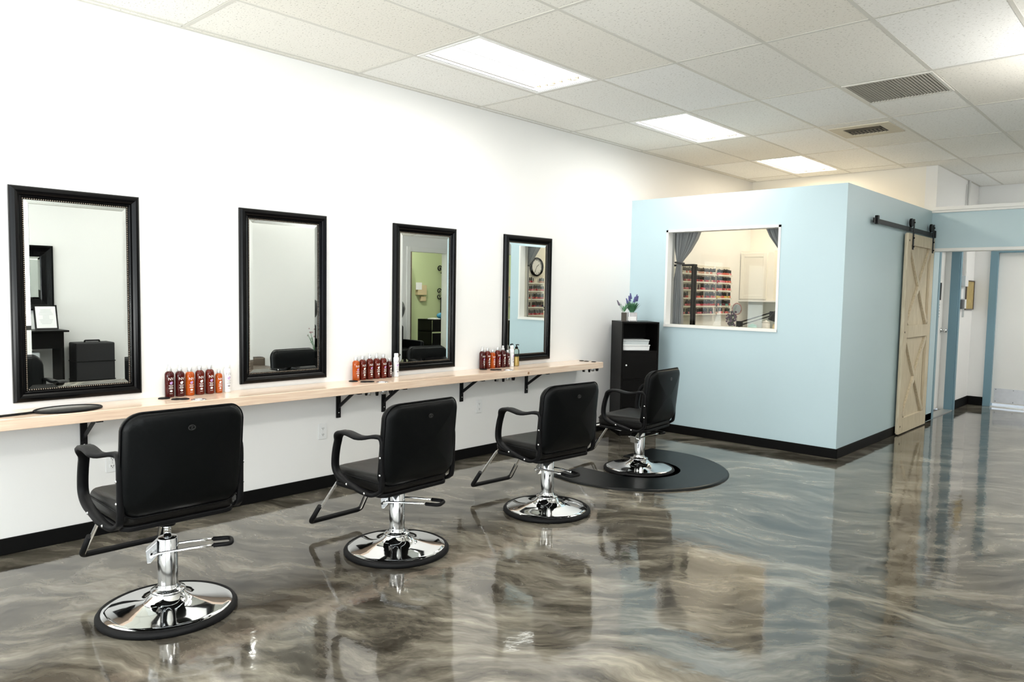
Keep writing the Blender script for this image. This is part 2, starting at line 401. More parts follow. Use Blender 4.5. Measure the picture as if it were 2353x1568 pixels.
# booth front wall with window opening
WX0, WX1, WZ0, WZ1 = .436, 1.645, 1.10, 2.09; BT = 2.423
struct('wall_booth_front', B((0, WX0, BY, BY+T, 0, BT), (WX1, BX, BY, BY+T, 0, BT), (WX0, WX1, BY, BY+T, 0, WZ0), (WX0, WX1, BY, BY+T, WZ1, BT)), BLUE)
struct('wall_booth_side', B((BX-T, BX, BY+T, YM+.02, 0, BT), (BX-T, BX, YM+.02, 9.55, 0, BT)), BLUE)
# cream paint inside the booth
struct('wall_booth_lining', B((0, WX0, BY+T, BY+T+.006, 0, BT), (WX1, BX-T, BY+T, BY+T+.006, 0, BT), (WX0, WX1, BY+T, BY+T+.006, 0, WZ0), (WX0, WX1, BY+T, BY+T+.006, WZ1, BT),
    (BX-T-.006, BX-T, BY+T+.006, 9.55, 0, BT)), CREAM)
# booth window: white liner + pane
t = .022
fr = struct('window_3', B((WX0, WX0+t, BY-.006, BY+T+.01, WZ0, WZ1), (WX1-t, WX1, BY-.006, BY+T+.01, WZ0, WZ1), (WX0, WX1, BY-.006, BY+T+.01, WZ1-t, WZ1), (WX0, WX1, BY-.012, BY+T+.01, WZ0-.004, WZ0+t)), TRIM)
obj('glass_pane', B((WX0+t, WX1-t, BY+.085, BY+.091, WZ0+t, WZ1-t)), PANE, fr)
# header beam over the hall with white mouldings
struct('wall_header', B((BX, W, YM, YM+.13, 2.0, 2.40)), BLUE)
struct('trim_2', B((BX-.0, W, YM-.022, YM+.15, 2.40, 2.425), (BX, W, YM-.032, YM+.16, 2.425, 2.465)), TRIM, .003)
struct('trim_3', B((BX, W, YM-.018, YM+.15, 1.968, 2.003)), TRIM, .003)
# baseboards
bh = .088
struct('baseboard_left', B((0, .012, YF, 6.69, 0, bh)), BASEB, .004)
struct('baseboard_booth', B((.012, BX+.012, BY-.012, BY, 0, bh), (BX, BX+.012, BY, 9.86, 0, bh)), BASEB, .004)
struct('baseboard_hall', B((BX, BX+.012, 10.9, YB, 0, bh+.03), (BX+.012, 2.41, YB-.012, YB, 0, bh+.03)), BASEB, .004)
struct('baseboard_right', B((W-.012, W, YF, DY0-.08, 0, bh), (W-.012, W, DY1+.08, YB, 0, bh)), BASEB, .004)
struct('baseboard_front', B((.012, W-.012, YF, YF+.012, 0, bh)), BASEB, .004)
# green room beyond the doorway
struct('wall_green_side', B((7.6, 7.7, 6.6, YB, 0, H+.25)), GREEN)
struct('wall_green_end', B((W+T, 7.6, 6.5, 6.6, 0, H+.25)), GREEN)
struct('trim_4', B((W-.015, W-.001, DY0-.07, DY0+.01, 0, DZ+.07), (W-.015, W-.001, DY1-.01, DY1+.07, 0, DZ+.07), (W-.015, W-.001, DY0+.01, DY1-.01, DZ-.01, DZ+.07), (W, W+T, DY0+.001, DY0+.01, 0, DZ-.01), (W, W+T, DY1-.01, DY1-.001, 0, DZ-.01), (W, W+T, DY0+.01, DY1-.01, DZ-.01, DZ-.001)), TRIM, .003)

# ------------------------------------------------------------------ ceiling
X0, Y0 = .06, 3.155
xs = [0, X0] + [X0+.61*i for i in range(1, 9)] + [W]
ys = [YF] + [Y0+1.22*j for j in range(-5, 7)] + [YB]
LIGHTS = [(1, j) for j in (-4, -2, 0, 2, 4)] + [(6, j) for j in (-4, -2, 0, 2)] + [(6, 6), (7, 6)]  # the last pair is out of view, added to brighten the hall
def is_light(i, j): return (i, j) in LIGHTS
bm = bmnew(); ZT = H+.0012
for a in range(len(xs)-1):
    for b_ in range(len(ys)-1):
        x0, x1, y0, y1 = xs[a], xs[a+1], ys[b_], ys[b_+1]; i = a-1; j = b_-6
        if is_light(i, j): continue
        if x1 <= BX+.1 and y0 > 9.6: continue
        box(bm, x0+.004, x1-.0125, y0+.004, y1-.0165, ZT, ZT+.016)
box(bm, 5.3+.12, 7.6, 6.6, YB, ZT, ZT+.016)
ceil = struct('ceiling', bm, TILE)
GRIDM = mat('ceiling_grid_paint', (.66,.645,.59), .45, vary=.06, vscale=2)
bm = bmnew(); g = .0115
for x in xs[1:-1]: box(bm, x-g, x+g, YF, YB if x > BX else 9.55, H-.001, ZT+.012)
for y in ys[1:-1]:
    x_ = BX if y > 9.55 else 0
    for a, b_ in zip(xs, xs[1:]):
        if b_ > x_+.02: box(bm, max(a, x_)+g, b_-g, y-g, y+g, H-.0008, ZT+.012)
# wall angle
box(bm, 0, .022, YF, 9.55, H-.002, ZT); box(bm, .022, BX, 9.55-.022, 9.55, H-.002, ZT)
box(bm, BX, BX+.022, 9.55, YB, H-.002, ZT); box(bm, BX, W, YB-.022, YB, H-.002, ZT); box(bm, W-.022, W, YF, YB, H-.002, ZT)
obj('ceiling_grid', bm, GRIDM, ceil)
# slab above so no sky leaks in
struct('ceiling_slab', B((-T, 7.7, YF-T, YB+T, H+.25, H+.3)), WALL)

# fluorescent troffers
def make_light():
    tr = thing('ceiling_light', '', 'ceiling light', group='fluorescent ceiling lights')
    w_, l_ = .61, 1.22; a = .014
    bm = bmnew()   # frame lip
    box(bm, a, w_-a, a, a+.03, -.003, .006); box(bm, a, w_-a, l_-a-.03, l_-a, -.003, .006)
    box(bm, a, a+.03, a+.03, l_-a-.03, -.003, .006); box(bm, w_-a-.03, w_-a, a+.03, l_-a-.03, -.003, .006)
    obj('frame', bm, WREFL, tr, bevel=.002)
    bm = bmnew()   # housing: sloped sides and flat top, open below
    x0, x1, y0, y1 = a+.03, w_-a-.03, a+.03, l_-a-.03; zt = .105
    lo = [bm.verts.new(v) for v in ((x0,y0,.006),(x1,y0,.006),(x1,y1,.006),(x0,y1,.006))]
    hi = [bm.verts.new(v) for v in ((x0+.05,y0+.01,zt),(x1-.05,y0+.01,zt),(x1-.05,y1-.01,zt),(x0+.05,y1-.01,zt))]
    for k in range(4): bm.faces.new((lo[k], lo[(k+1)%4], hi[(k+1)%4], hi[k]))
    bm.faces.new(hi)
    obj('reflector', bm, WREFL, tr)
    bm = bmnew(); v = []
    for y in (y0+.04, y1-.04):
        v.append([bm.verts.new(q) for q in ((w_/2-.045, y, .104), (w_/2, y, .05), (w_/2+.045, y, .104))])
    bm.faces.new((v[0][0], v[0][1], v[1][1], v[1][0])); bm.faces.new((v[0][1], v[0][2], v[1][2], v[1][1])); bm.faces.new(v[0]); bm.faces.new(v[1])
    obj('ballast_cover', bm, WREFL, tr)
    for xa, xb in ((.100, .294), (.310, .516)):      # two bright prismatic lenses with a rib between them
        bm = bmnew(); n = 8; rows = []
        for k in range(n+1):
            x = xa+(xb-xa)*k/n; z = .040 - .018*math.sin(PI*k/n)
            rows.append((bm.verts.new((x, y0+.02, z)), bm.verts.new((x, y1-.03, z))))
        for A, Bq in zip(rows, rows[1:]): bm.faces.new((A[0], A[1], Bq[1], Bq[0])).smooth = True
        obj('lamp_lens', bm, WTUBE, tr)
        bm = bmnew()
        for y in (y0+.004, y1-.024): box(bm, (xa+xb)/2-.03, (xa+xb)/2+.03, y, y+.018, .02, .06)
        obj('lamp_socket', bm, mat('socket_cream', (.55,.50,.38), .5), tr, bevel=.003)
    bm = B((.088,.100,y0+.004,y1-.09,.002,.005)); obj('reflector_edge', bm, mat('edge_grey', (.12,.115,.10), .6), tr)
    bm = B((.296,.308,y0+.004,y1-.12,.012,.015)); obj('reflector_rib', bm, mat('rib_pale', (.62,.62,.60), .6), tr)
    bm = B((x0,x0+.010,y0,y1,.001,.004), (x0+.010,x1,y1-.010,y1,.001,.004)); obj('inner_lip', bm, mat('lip_grey', (.34,.35,.36), .5), tr)
    # steel latch clips at the end
    bm = bmnew()
    for cx in (.13, .20, .27, .34, .42, .49): tube(bm, [(cx-.018, y1-.05, .020), (cx-.006, y1-.095, .008), (cx+.008, y1-.07, .006), (cx+.02, y1-.10, .016)], .0042, 6)
    obj('latch_clip', bm, mat('clip_bronze', (.22,.17,.10), .5), tr)
    return tr
proto = make_light()
where = {(1,0): 'ceiling light, largest of the three lit ones, high over the styling counter', (1,2): 'ceiling light between the largest lit one and the booth one',
         (1,4): 'ceiling light directly over the blue booth', (1,-2): 'ceiling light over the hidden start of the counter', (1,-4): 'ceiling light by the shop window, on the counter side',
         (6,-4): 'ceiling light by the shop window, on the desk side', (6,-2): 'ceiling light over the camera spot', (6,0): 'ceiling light over the console desk', (6,2): 'ceiling light over the leather sofa', (6,6): 'ceiling light, unseen, added to brighten the hall, beside the end door', (7,6): 'ceiling light, unseen, added to brighten the start of the hall', (6,4): 'ceiling light over the doorway to the green room'}
first = True
for (i, j) in LIGHTS:
    loc = (X0+.61*i, Y0+1.22*j, H); lab = 'recessed white fluorescent ' + where[(i, j)]
    if first: proto.location = loc; proto['label'] = lab; first = False
    else:
        q_ = dup(proto, loc, 0, lab)
        if j == 6: q_.scale = (1, .955, 1)      # cut row at the end wall
        if (i, j) == (1, 4):      # a warmer set of tubes over the booth
            for c_ in q_.children:
                if c_.name.startswith('lamp_lens'):
                    c_.data = c_.data.copy(); c_.data.materials[0] = WTUBEW

# air vents
vg = thing('return_air_grille', 'grey louvred return air grille set in the ceiling grid', 'vent', (2.52, 5.61, H))
obj('frame', B((0,.59,0,.02,-.008,.003), (0,.59,.59,.61,-.008,.003), (0,.02,.02,.59,-.008,.003), (.57,.59,.02,.59,-.008,.003)), GRIDM, vg)
obj('backing', B((.02,.57,.02,.59,.001,.003)), mat('duct_dark', (.06,.058,.05), .8), vg)
bm = bmnew()
for k in range(26):
    x = .03 + k*.0212; obox(bm, (x, .305, -.004), (1,0,.6), (0,1,0), (-.6,0,1), .013, .57, .0012)
obj('louvre', bm, mat('vent_grey', (.36,.34,.29), .5), vg)
vd = thing('supply_air_diffuser', 'small beige supply air vent with dark slots in the ceiling', 'vent', (2.03, 7.06, H))
obj('plate', B((-.10,.42,-.10,-.0,-.006,.003), (-.10,.42,.28,.38,-.006,.003), (-.10,0,0,.28,-.006,.003), (.32,.42,0,.28,-.006,.003)), mat('vent_beige', (.62,.57,.45), .6), vd, bevel=.002)
obj('duct', B((0,.32,0,.28,.001,.003)), mat('duct_black', (.012,.011,.010), .8), vd)
bm = bmnew()
for k in range(9): obox(bm, (.03+k*.0335, .20, -.004), (1,0,.8), (0,1,0), (-.8,0,1), .012, .13, .0015)
for k in range(3): obox(bm, (.16, .02+k*.035, -.004), (1,0,0), (0,1,.8), (0,-.8,1), .30, .014, .0015)
obj('louvre', bm, mat('vent_slat', (.22,.19,.14), .6), vd)

# ------------------------------------------------------------------ styling counter and brackets
ZS = .763
ct = thing('styling_counter', 'long varnished light wood wall counter running under the four mirrors', 'counter')
obj('worktop', B((0.0, .305, .35, 5.838, .706, ZS)), SHELFW, ct, bevel=.003)
bm = bmnew(); lathe(bm, [(.012,0),(.011,.0012)], 16, (.3055, 4.75, .73), mat4=Matrix.Rotation(PI/2,4,'Y')); 
obj('knot', bm, mat('wood_knot', (.30,.16,.07), .4), ct)
def make_bracket():
    t_ = thing('shelf_bracket', '', 'bracket', group='black iron brackets under the counter')
    obj('post', B((0, .012, -.018, .018, .497, .706)), BIRON, t_, bevel=.002)
    obj('arm', B((.012, .27, -.018, .018, .694, .706)), BIRON, t_, bevel=.002)
    bm = bmnew(); bar(bm, (.008, 0, .575), (.19, 0, .696), .022, .010, up=(0,1,0)); obj('brace', bm, BIRON, t_)
    bm = bmnew(); sphere(bm, (.013, 0, .535), .006, 1); obj('screw', bm, STEEL, t_)
    return t_
br = make_bracket()
for k, (y, s) in enumerate([(1.362, 'behind the raised styling chair'), (3.027, 'of the close pair, beside the wall outlet'), (3.431, 'of the close pair, by the hanging tool cups'),
        (4.241, 'behind the gap between second and third chairs'), (5.058, 'under the fourth mirror above the third chair')]):
    lab = 'black iron counter bracket ' + s
    if k == 0: br.location = (0, y, 0); br['label'] = lab
    else: dup(br, (0, y, 0), 0, lab)
# wall outlets
def make_outlet():
    t_ = thing('wall_outlet', '', 'outlet', group='white wall outlets under the counter')
    bm = bmnew(); cushion(bm, .035, .057, .006, .006, .002, lambda a, b_, c: Vector((.004+c, a, b_))); obj('cover_plate', bm, PLASTICW, t_)
    for z in (-.022, .022):
        bm = bmnew(); cushion(bm, .016, .014, .004, .008, .001, lambda a, b_, c: Vector((.0075+c, a, b_+z))); s = obj('socket', bm, PLASTICW, t_)
        obj('slot', B((.0085, .0100, -.008, -.006, z-.003, z+.006), (.0085, .0100, .005, .007, z-.003, z+.006), (.0085, .0100, -.002, .002, z-.010, z-.006)), BIRON, s)
    return t_
ou = make_outlet()
for k, (y, z, s) in enumerate([(1.507, .411, 'behind the armrest of the raised chair'), (2.897, .413, 'between the first and second styling chairs'), (4.452, .435, 'between the second and third styling chairs')]):
    lab = 'white wall outlet ' + s
    if k == 0: ou.location = (0, y, z); ou['label'] = lab
    else: dup(ou, (0, y, z), 0, lab)

# ------------------------------------------------------------------ mirrors
PROF = [(0,0),(0,.018),(.004,.026),(.012,.033),(.024,.036),(.036,.033),(.044,.026),(.046,.019),(.050,.021),(.055,.020),(.058,.014),(.060,.010),(.0685,.010),(.070,.006),(.070,0)]
def rect_frame(bm, y0, y1, z0, z1, prof, mi=0, xo=0, sgn=1):
    cs = [(y0,z0,1,1),(y1,z0,-1,1),(y1,z1,-1,-1),(y0,z1,1,-1)]; rings = []
    for (y, z, sy, sz) in cs: rings.append([bm.verts.new((xo+sgn*h, y+sy*d, z+sz*d)) for d, h in prof])
    n = len(prof)
    for k in range(4):
        A, Bq = rings[k], rings[(k+1)%4]
        for q in range(n-1):
            f = bm.faces.new((A[q], A[q+1], Bq[q+1], Bq[q])); f.material_index = mi; f.smooth = False
def mirror_glass(bm, y0, y1, z0, z1, xo, bev=.022, dz=.0022, sgn=1):
    o = [(y0,z0),(y1,z0),(y1,z1),(y0,z1)]; i_ = [(y0+bev,z0+bev),(y1-bev,z0+bev),(y1-bev,z1-bev),(y0+bev,z1-bev)]
    O = [bm.verts.new((xo, y, z)) for y, z in o]; I = [bm.verts.new((xo+sgn*dz, y, z)) for y, z in i_]
    K = [bm.verts.new((xo-sgn*.003, y, z)) for y, z in o]
    for k in range(4): bm.faces.new((O[k], O[(k+1)%4], I[(k+1)%4], I[k])); bm.faces.new((K[k], K[(k+1)%4], O[(k+1)%4], O[k]))
    bm.faces.new(I); bm.faces.new(K)
def make_mirror(w_, h_):
    t_ = thing('wall_mirror', '', 'mirror', group='black framed mirrors over the counter')
    bm = bmnew(); rect_frame(bm, -w_/2, w_/2, 0, h_, PROF)
    cs = obj('frame', bm, FRAMEB, t_)
    bm = bmnew(); d = .0645; pitch = .0105
    pr = [(-w_/2+d, d), (w_/2-d, d), (w_/2-d, h_-d), (-w_/2+d, h_-d)]
    for k in range(4):
        a, b_ = Vector(pr[k]), Vector(pr[(k+1)%4]); n = int((b_-a).length/pitch)
        for q in range(n):
            p_ = a + (b_-a)*q/n; x, y, z = .012, p_.x, p_.y; r = .0038
            v = [bm.verts.new(Vector((x, y, z))+Vector(c)*r) for c in ((1,0,0),(0,1,0),(0,0,1),(0,-1,0),(0,0,-1))]
            for i_ in range(4): f = bm.faces.new((v[0], v[1+i_], v[1+(i_+1)%4])); f.smooth = True
    obj('beaded_trim', bm, BRONZE, t_)
    bm = bmnew(); mirror_glass(bm, -w_/2+.068, w_/2-.068, .068, h_-.068, .008)
    obj('mirror_glass', bm, MIRROR, t_)
    return t_
MW = .640; MH = 1.135
mr = make_mirror(MW, MH)
for k, (y, s) in enumerate([(1.351, 'hanging above the hand mirror on the counter'), (2.600, 'reflecting a plain wall and a sofa'), (3.829, 'reflecting a doorway with a green room'), (5.046, 'closest to the blue booth, reflecting its blue wall')]):
    lab = 'tall black framed wall mirror ' + s
    if k == 0: mr.location = (0, y, .799); mr['label'] = lab
    else: dup(mr, (0, y, .799), 0, lab)

# ------------------------------------------------------------------ salon chairs (local: +Y = sitter's front)
def make_chair():
    t_ = thing('styling_chair', '', 'chair', group='black styling chairs')
    bm = bmnew()
    lathe(bm, [(.27,.012),(.272,.022),(.262,.030),(.240,.034),(.20,.039),(.165,.045),(.135,.051),(.110,.058),(.092,.067),(.078,.080),(.068,.092),(.064,.098)], 64, cap0=False, cap1=False)
    obj('base', bm, CHROME, t_)
    bm = bmnew(); lathe(bm, [(.262,.0),(.281,.0),(.286,.006),(.286,.016),(.280,.025),(.270,.031),(.264,.030),(.262,.024),(.262,.0)], 64, cap0=False, cap1=False)
    obj('base_rim', bm, RUBBER, t_, label='black rubber rim')
    bm = bmnew(); lathe(bm, [(.070,.094),(.072,.098),(.070,.103),(.056,.106),(.046,.110),(.046,.118),(.043,.122),(.0415,.13),(.0415,.330),(.038,.334),(.02,.335)], 40)
    obj('pump_column', bm, mat('column_chrome', (.58,.59,.60), .10, metal=1), t_)
    bm = bmnew(); lathe(bm, [(.016,.33),(.016,.41)], 20); obj('piston', bm, CHROME, t_)
    # pump lever: local +X is the pedal direction
    bm = bmnew()
    v = [(-.035,.285),(-.075,.262),(-.072,.215),(-.035,.235),(-.035,.33),(-.05,.322)]
    pts_ = [(-.04,.325),(-.085,.285),(-.080,.232),(-.066,.232),(-.04,.262)]
    lo = [bm.verts.new((x, -.028, z)) for x, z in pts_]; hi = [bm.verts.new((x, .028, z)) for x, z in pts_]
    bm.faces.new(lo); bm.faces.new(hi)
    for k in range(5): bm.faces.new((lo[k], lo[(k+1)%5], hi[(k+1)%5], hi[k]))
    lev = obj('pump_lever', bm, STEEL, t_, bevel=.002)
    bm = bmnew()
    for s in (-1, 1):
        tube(bm, smooth_path([(-.062, s*.052, .270), (-.03, s*.052, .280), (.10, s*.048, .287), (.20, s*.044, .287)], .02), .0055, 10)
    tube(bm, [(-.062,-.06,.270),(-.062,.06,.270)], .007, 10)
    obj('lever_rod', bm, CHROME, lev)
    bm = bmnew(); tube(bm, smooth_path([(.185,-.045,.287),(.262,-.043,.286),(.262,.043,.286),(.185,.045,.287)], .028, 6), .0098, 12, ref=Vector((0,0,1)))
    obj('lever_grip', bm, RUBBER, lev)
    # seat mechanism
    bm = B((-.15,.15,-.12,.14,.425,.440), (-.05,.05,-.05,.05,.405,.425)); lathe(bm, [(.034,.385),(.034,.41)], 20)
    obj('swivel_plate', bm, BIRON, t_, bevel=.003)
    # seat
    def seatf(a, b_, c):
        z = .502 + c; y = b_ + .052
        z += -.010*math.cos(min(1, abs(a)/.25)*PI/2)*(1 if c > 0 else 0) - (.018*max(0, (y-.20)/.08) if c > 0 else 0)
        return Vector((a, y, z))
    bm = bmnew(); cushion(bm, .236, .215, .105, .05, .032, seatf, puff=.012)
    obj('seat', bm, SEATL, t_)
    bm = bmnew(); cushion(bm, .236, .212, .022, .05, .006, lambda a, b_, c: Vector((a, b_+.050, .447+c))); obj('seat_pan', bm, BLACKPL, t_)
    bm = bmnew()   # seam piping around the seat
    ring = [Vector((a, b_+.052, .512)) for a, b_ in rrect(.2375, .2165, .05, 8)]
    sweep(bm, ring, circ(.0035, 6), closed=True); obj('seat_piping', bm, BLACKPL, t_)
    # backrest shell, slightly wrapped and leaning back
    def backf(a, b_, c):
        z = .709 + b_
        y = -.196 - c - .030*(b_/.22) * (1 if b_ > 0 else .35) + .034*(a/.25)**2
        y += .018*math.exp(-((b_+.215)/.05)**2)
        return Vector((a*(1.0-.03*(b_ > .14)*(b_-.14)/.08), y, z))
    bm = bmnew(); cushion(bm, .250, .216, .078, .070, .036, backf, puff=.010)
    obj('backrest', bm, LEATHER, t_)
    bm = bmnew(); ring = []
    for a, b_ in rrect(.2515, .2175, .070, 10): ring.append(backf(a, b_, .016))
    sweep(bm, ring, circ(.0035, 6), closed=True, ref=Vector((0,1,0))); obj('back_piping', bm, BLACKPL, t_)
    bm = bmnew(); n = 18
    for k in range(n):
        a0 = 2*PI*k/n; a1 = 2*PI*(k+1)/n
    e_c = backf(0, .143, .0475)
    M = Matrix.Translation(e_c) @ Matrix.Rotation(PI/2, 4, 'X')
    def ringm(r0, r1, sx):
        vs = [[bm.verts.new(M @ Vector((r*math.cos(2*PI*k/n)*sx, r*math.sin(2*PI*k/n), zz))) for k in range(n)] for r, zz in ((r1, 0), (r1, .002), (r0, .002), (r0, 0))]
        for A, Bq in zip(vs, vs[1:]):
            for k in range(n): bm.faces.new((A[k], A[(k+1)%n], Bq[(k+1)%n], Bq[k]))
    ringm(.0085, .0115, 1.35)
    tube(bm, [M @ Vector(p_) for p_ in ((-.006,.004,.001),(0,.006,.001),(.005,.003,.001),(-.004,-.003,.001),(0,-.006,.001),(.006,-.004,.001))], .0013, 5)
    obj('emblem', bm, mat('emboss', (.02,.02,.02), .3), t_)
    # armrests
    for s in (-1, 1):
        path = [(-.150,.47),(-.170,.50),(-.174,.62),(-.172,.735),(-.130,.757),(-.05,.744),(.06,.757),(.125,.742),(.160,.690),(.180,.600),(.172,.540),(.120,.502),(.0,.474),(-.10,.452),(-.150,.47)]
        P = [Vector((0, y, z)) for y, z in path]
        # resample as closed Catmull-Rom
        Q = P[:-1]; n = len(Q); pts_ = []
        for k in range(n):
            p0, p1, p2, p3 = Q[k-1], Q[k], Q[(k+1)%n], Q[(k+2)%n]
            for q in range(5):
                u = q/5; pts_.append(.5*((2*p1)+(p2-p0)*u+(2*p0-5*p1+4*p2-p3)*u*u+(3*p1-p0-3*p2+p3)*u**3))
        bm = bmnew(); rings = []; N = len(pts_)
        for k in range(N):
            tt = (pts_[(k+1)%N]-pts_[k-1]).normalized(); nn = Vector((0, -tt.z, tt.y)); p_ = pts_[k]
            top = max(0, min(1, (p_.z-.70)/.04)); fr = max(0, min(1, (p_.y+.15)/.12)); wd = .014 + .007*fr + .009*top*fr; th = .0095 + (.003 if p_.y > .1 else 0)
            cx = s*(.248 + .028*fr + .014*top*fr)
            prof = [(wd, -th*.5), (wd*.8, -th), (-wd*.8, -th), (-wd, -th*.5), (-wd, th*.5), (-wd*.8, th), (wd*.8, th), (wd, th*.5)]
            rings.append([bm.verts.new(Vector((cx+a, p_.y+nn.y*b_, p_.z+nn.z*b_))) for a, b_ in prof])
        for k in range(N):
            A, Bq = rings[k], rings[(k+1)%N]
            for q in range(8):
                f = bm.faces.new((A[q], A[(q+1)%8], Bq[(q+1)%8], Bq[q])); f.smooth = True
        ar = obj('armrest', bm, BLACKPL, t_)
        bm = bmnew()
        for (y, z) in ((-.172,.565),(-.174,.655),(.055,.487),(-.075,.460)):
            fr = max(0, min(1, (y+.15)/.12)); cx = .248+.035*fr; sphere(bm, (s*(cx+.015), y, z), .0065, 2, scale=(.6,1,1))
        obj('bolt', bm, CHROME, ar)
    # footrest
    bm = bmnew()
    tube(bm, smooth_path([(-.13,.10,.418),(-.13,.30,.436),(-.135,.345,.425),(-.172,.542,.158),(-.165,.556,.150),(.165,.556,.150),(.172,.542,.158),(.135,.345,.425),(.13,.30,.436),(.13,.10,.418)], .03), .0085, 12, ref=Vector((0,.3,1)))
    fr_ = obj('footrest', bm, CHROME, t_)
    bm = bmnew(); tube(bm, smooth_path([(-.166,.478,.256),(-.178,.545,.160),(-.165,.560,.148),(.165,.560,.148),(.178,.545,.160),(.166,.478,.256)], .035, 6), .0145, 14, ref=Vector((0,.3,1)))
    obj('footrest_sleeve', bm, RUBBER, fr_)
    return t_
ch0 = make_chair()
CH = [((1.283,1.300),.0056,0,math.radians(66),'raised highest of the four, facing the mirror above the hand mirror'),
      ((1.370,2.493),-.041,-.074,math.radians(28),'second in the row, between the raised chair and the third one'),
      ((1.463,3.655),.0726,-.067,math.radians(-8),'whose pump pedal points at the tip of the black floor mat'),
      ((1.250,5.060),-.083,-.085,math.radians(80),'standing in the notch of the black floor mat')]
RAISED = ('swivel_plate','seat','seat_pan','seat_piping','backrest','back_piping','emblem','armrest','footrest')
chairs = []
for k, ((x, y), th, dz, lev, s) in enumerate(CH):
    rz = PI/2 - th; lab = 'black styling chair ' + s
    if k == 0: c = ch0; c.location = (x,y,0); c.rotation_euler = (0,0,rz); c['label'] = lab
    else: c = dup(ch0, (x,y,0 if k < 3 else .0), rz, lab)
    chairs.append((c, dz, lev-rz))
for c, dz, lr in chairs:
    for ch in c.children:
        nm = ch.name.split('.')[0]
        if nm in RAISED: ch.location.z = dz
        if nm == 'piston': ch.location.z = 0; ch.scale.z = 1 if dz == 0 else .94; ch.location.z = 0 if dz == 0 else -.02
        if nm == 'pump_lever': ch.rotation_euler = (0,0,lr)

# anti-fatigue mat
bm = bmnew(); out = []
cx, cy, R_ = 1.17, 5.10, .76
xs0 = .885
a0 = math.acos((xs0-cx)/R_)
for k in range(49): a = -a0 + 2*a0*k/48; out.append((cx+R_*math.cos(a), cy+R_*math.sin(a)))
# straight side then notch around the base
bc = (1.250, 5.060); rn = .305
out2 = [(xs0, bc[1]+rn)]
for k in range(21): a = PI/2 - PI*k/20; out2.append((bc[0]+rn*math.cos(a), bc[1]+rn*math.sin(a)))
out2.append((xs0, bc[1]-rn))
pts_ = out + out2
def inset_ring(pts_, d):
    n = len(pts_); r = []
    for k in range(n):
        a, b_, c = Vector(pts_[k-1]), Vector(pts_[k]), Vector(pts_[(k+1)%n])
        t1 = (b_-a).normalized() if (b_-a).length > 1e-6 else (c-b_).normalized(); t2 = (c-b_).normalized() if (c-b_).length > 1e-6 else t1
        nn = Vector((-t1.y-t2.y, t1.x+t2.x)); nn.normalize(); r.append(b_+nn*d)
    return r
rings = []
for d, z in ((0,0),(.0,.004),(.006,.010),(.016,.015),(.026,.017)):
    rings.append([bm.verts.new((p_[0], p_[1], z)) for p_ in inset_ring(pts_, d)])
for A, Bq in zip(rings, rings[1:]):
    n = len(A)
    for k in range(n): bm.faces.new((A[k], A[(k+1)%n], Bq[(k+1)%n], Bq[k])).smooth = True
f = bm.faces.new(rings[-1]); bmesh.ops.triangulate(bm, faces=[f])
tag(obj('floor_mat', bm, mat('mat_rubber', (.002,.003,.0033), .30, spec=.16, bump=.2, bscale=150)), 'black D-shaped rubber floor mat around a chrome chair base', 'mat')

# ------------------------------------------------------------------ product bottles
def bottle_body(bm, h, r, seg=28):
    lathe(bm, [(r*.85,0),(r*.97,.002),(r,.006),(r,h*.76),(r*.97,h*.815),(r*.84,h*.865),(r*.62,h*.895),(r*.42,h*.915),(r*.42,h*.93)], seg)
def wrapped(bm_src, r, z0):
    """bend a flat text/shape mesh (x right, y up) round a cylinder facing +X"""
    for v in bm_src.verts:
        a = v.co.x/r; rr = r + .0003 + max(0, v.co.z); z = z0 + v.co.y
        v.co = Vector((rr*math.cos(a), rr*math.sin(a), z))
    return bm_src
def leaf_bm(s):
    bm = bmnew(); pts_ = []
    for k in range(20):
        a = 2*PI*k/20; rr = s*(.5 + .28*max(0, math.cos(a-PI/4))**6); pts_.append((rr*math.cos(a), rr*math.sin(a)))
    bm.faces.new([bm.verts.new((x, y, .0002)) for x, y in pts_]); bmesh.ops.triangulate(bm, faces=bm.faces[:]); return bm
def print_marks(parent, r, h, logo, leafm, textm):
    k = h/.18
    b1 = text_bm('NV', .026*k, .0003); wrapped(b1, r, h*.60); obj('logo_print', b1, logo, parent)
    b2 = leaf_bm(.017*k); wrapped(b2, r, h*.50); obj('leaf_print', b2, leafm, parent)
    bm = bmnew()
    for z, wd, hh in ((.410,.028,.0030),(.375,.020,.0016),(.355,.022,.0016),(.315,.028,.0028),(.295,.020,.0014),(.13,.018,.0018)):
        n = 6
        for q in range(n):
            a = -wd/2*k+wd*k*q/n; b_ = a+wd*k/n
            bm.faces.new([bm.verts.new(v) for v in ((a,0+z*h,.0003),(b_,0+z*h,.0003),(b_,hh*k+z*h,.0003),(a,hh*k+z*h,.0003))])
    for k2 in range(1):
        pts_ = [(  .0085*k*math.cos(2*PI*q/14), .225*h+.0062*k*math.sin(2*PI*q/14), .0003) for q in range(14)]
        f = bm.faces.new([bm.verts.new(v) for v in pts_]); bmesh.ops.triangulate(bm, faces=[f])
    wrapped(bm, r, 0); obj('text_print', bm, textm, parent)
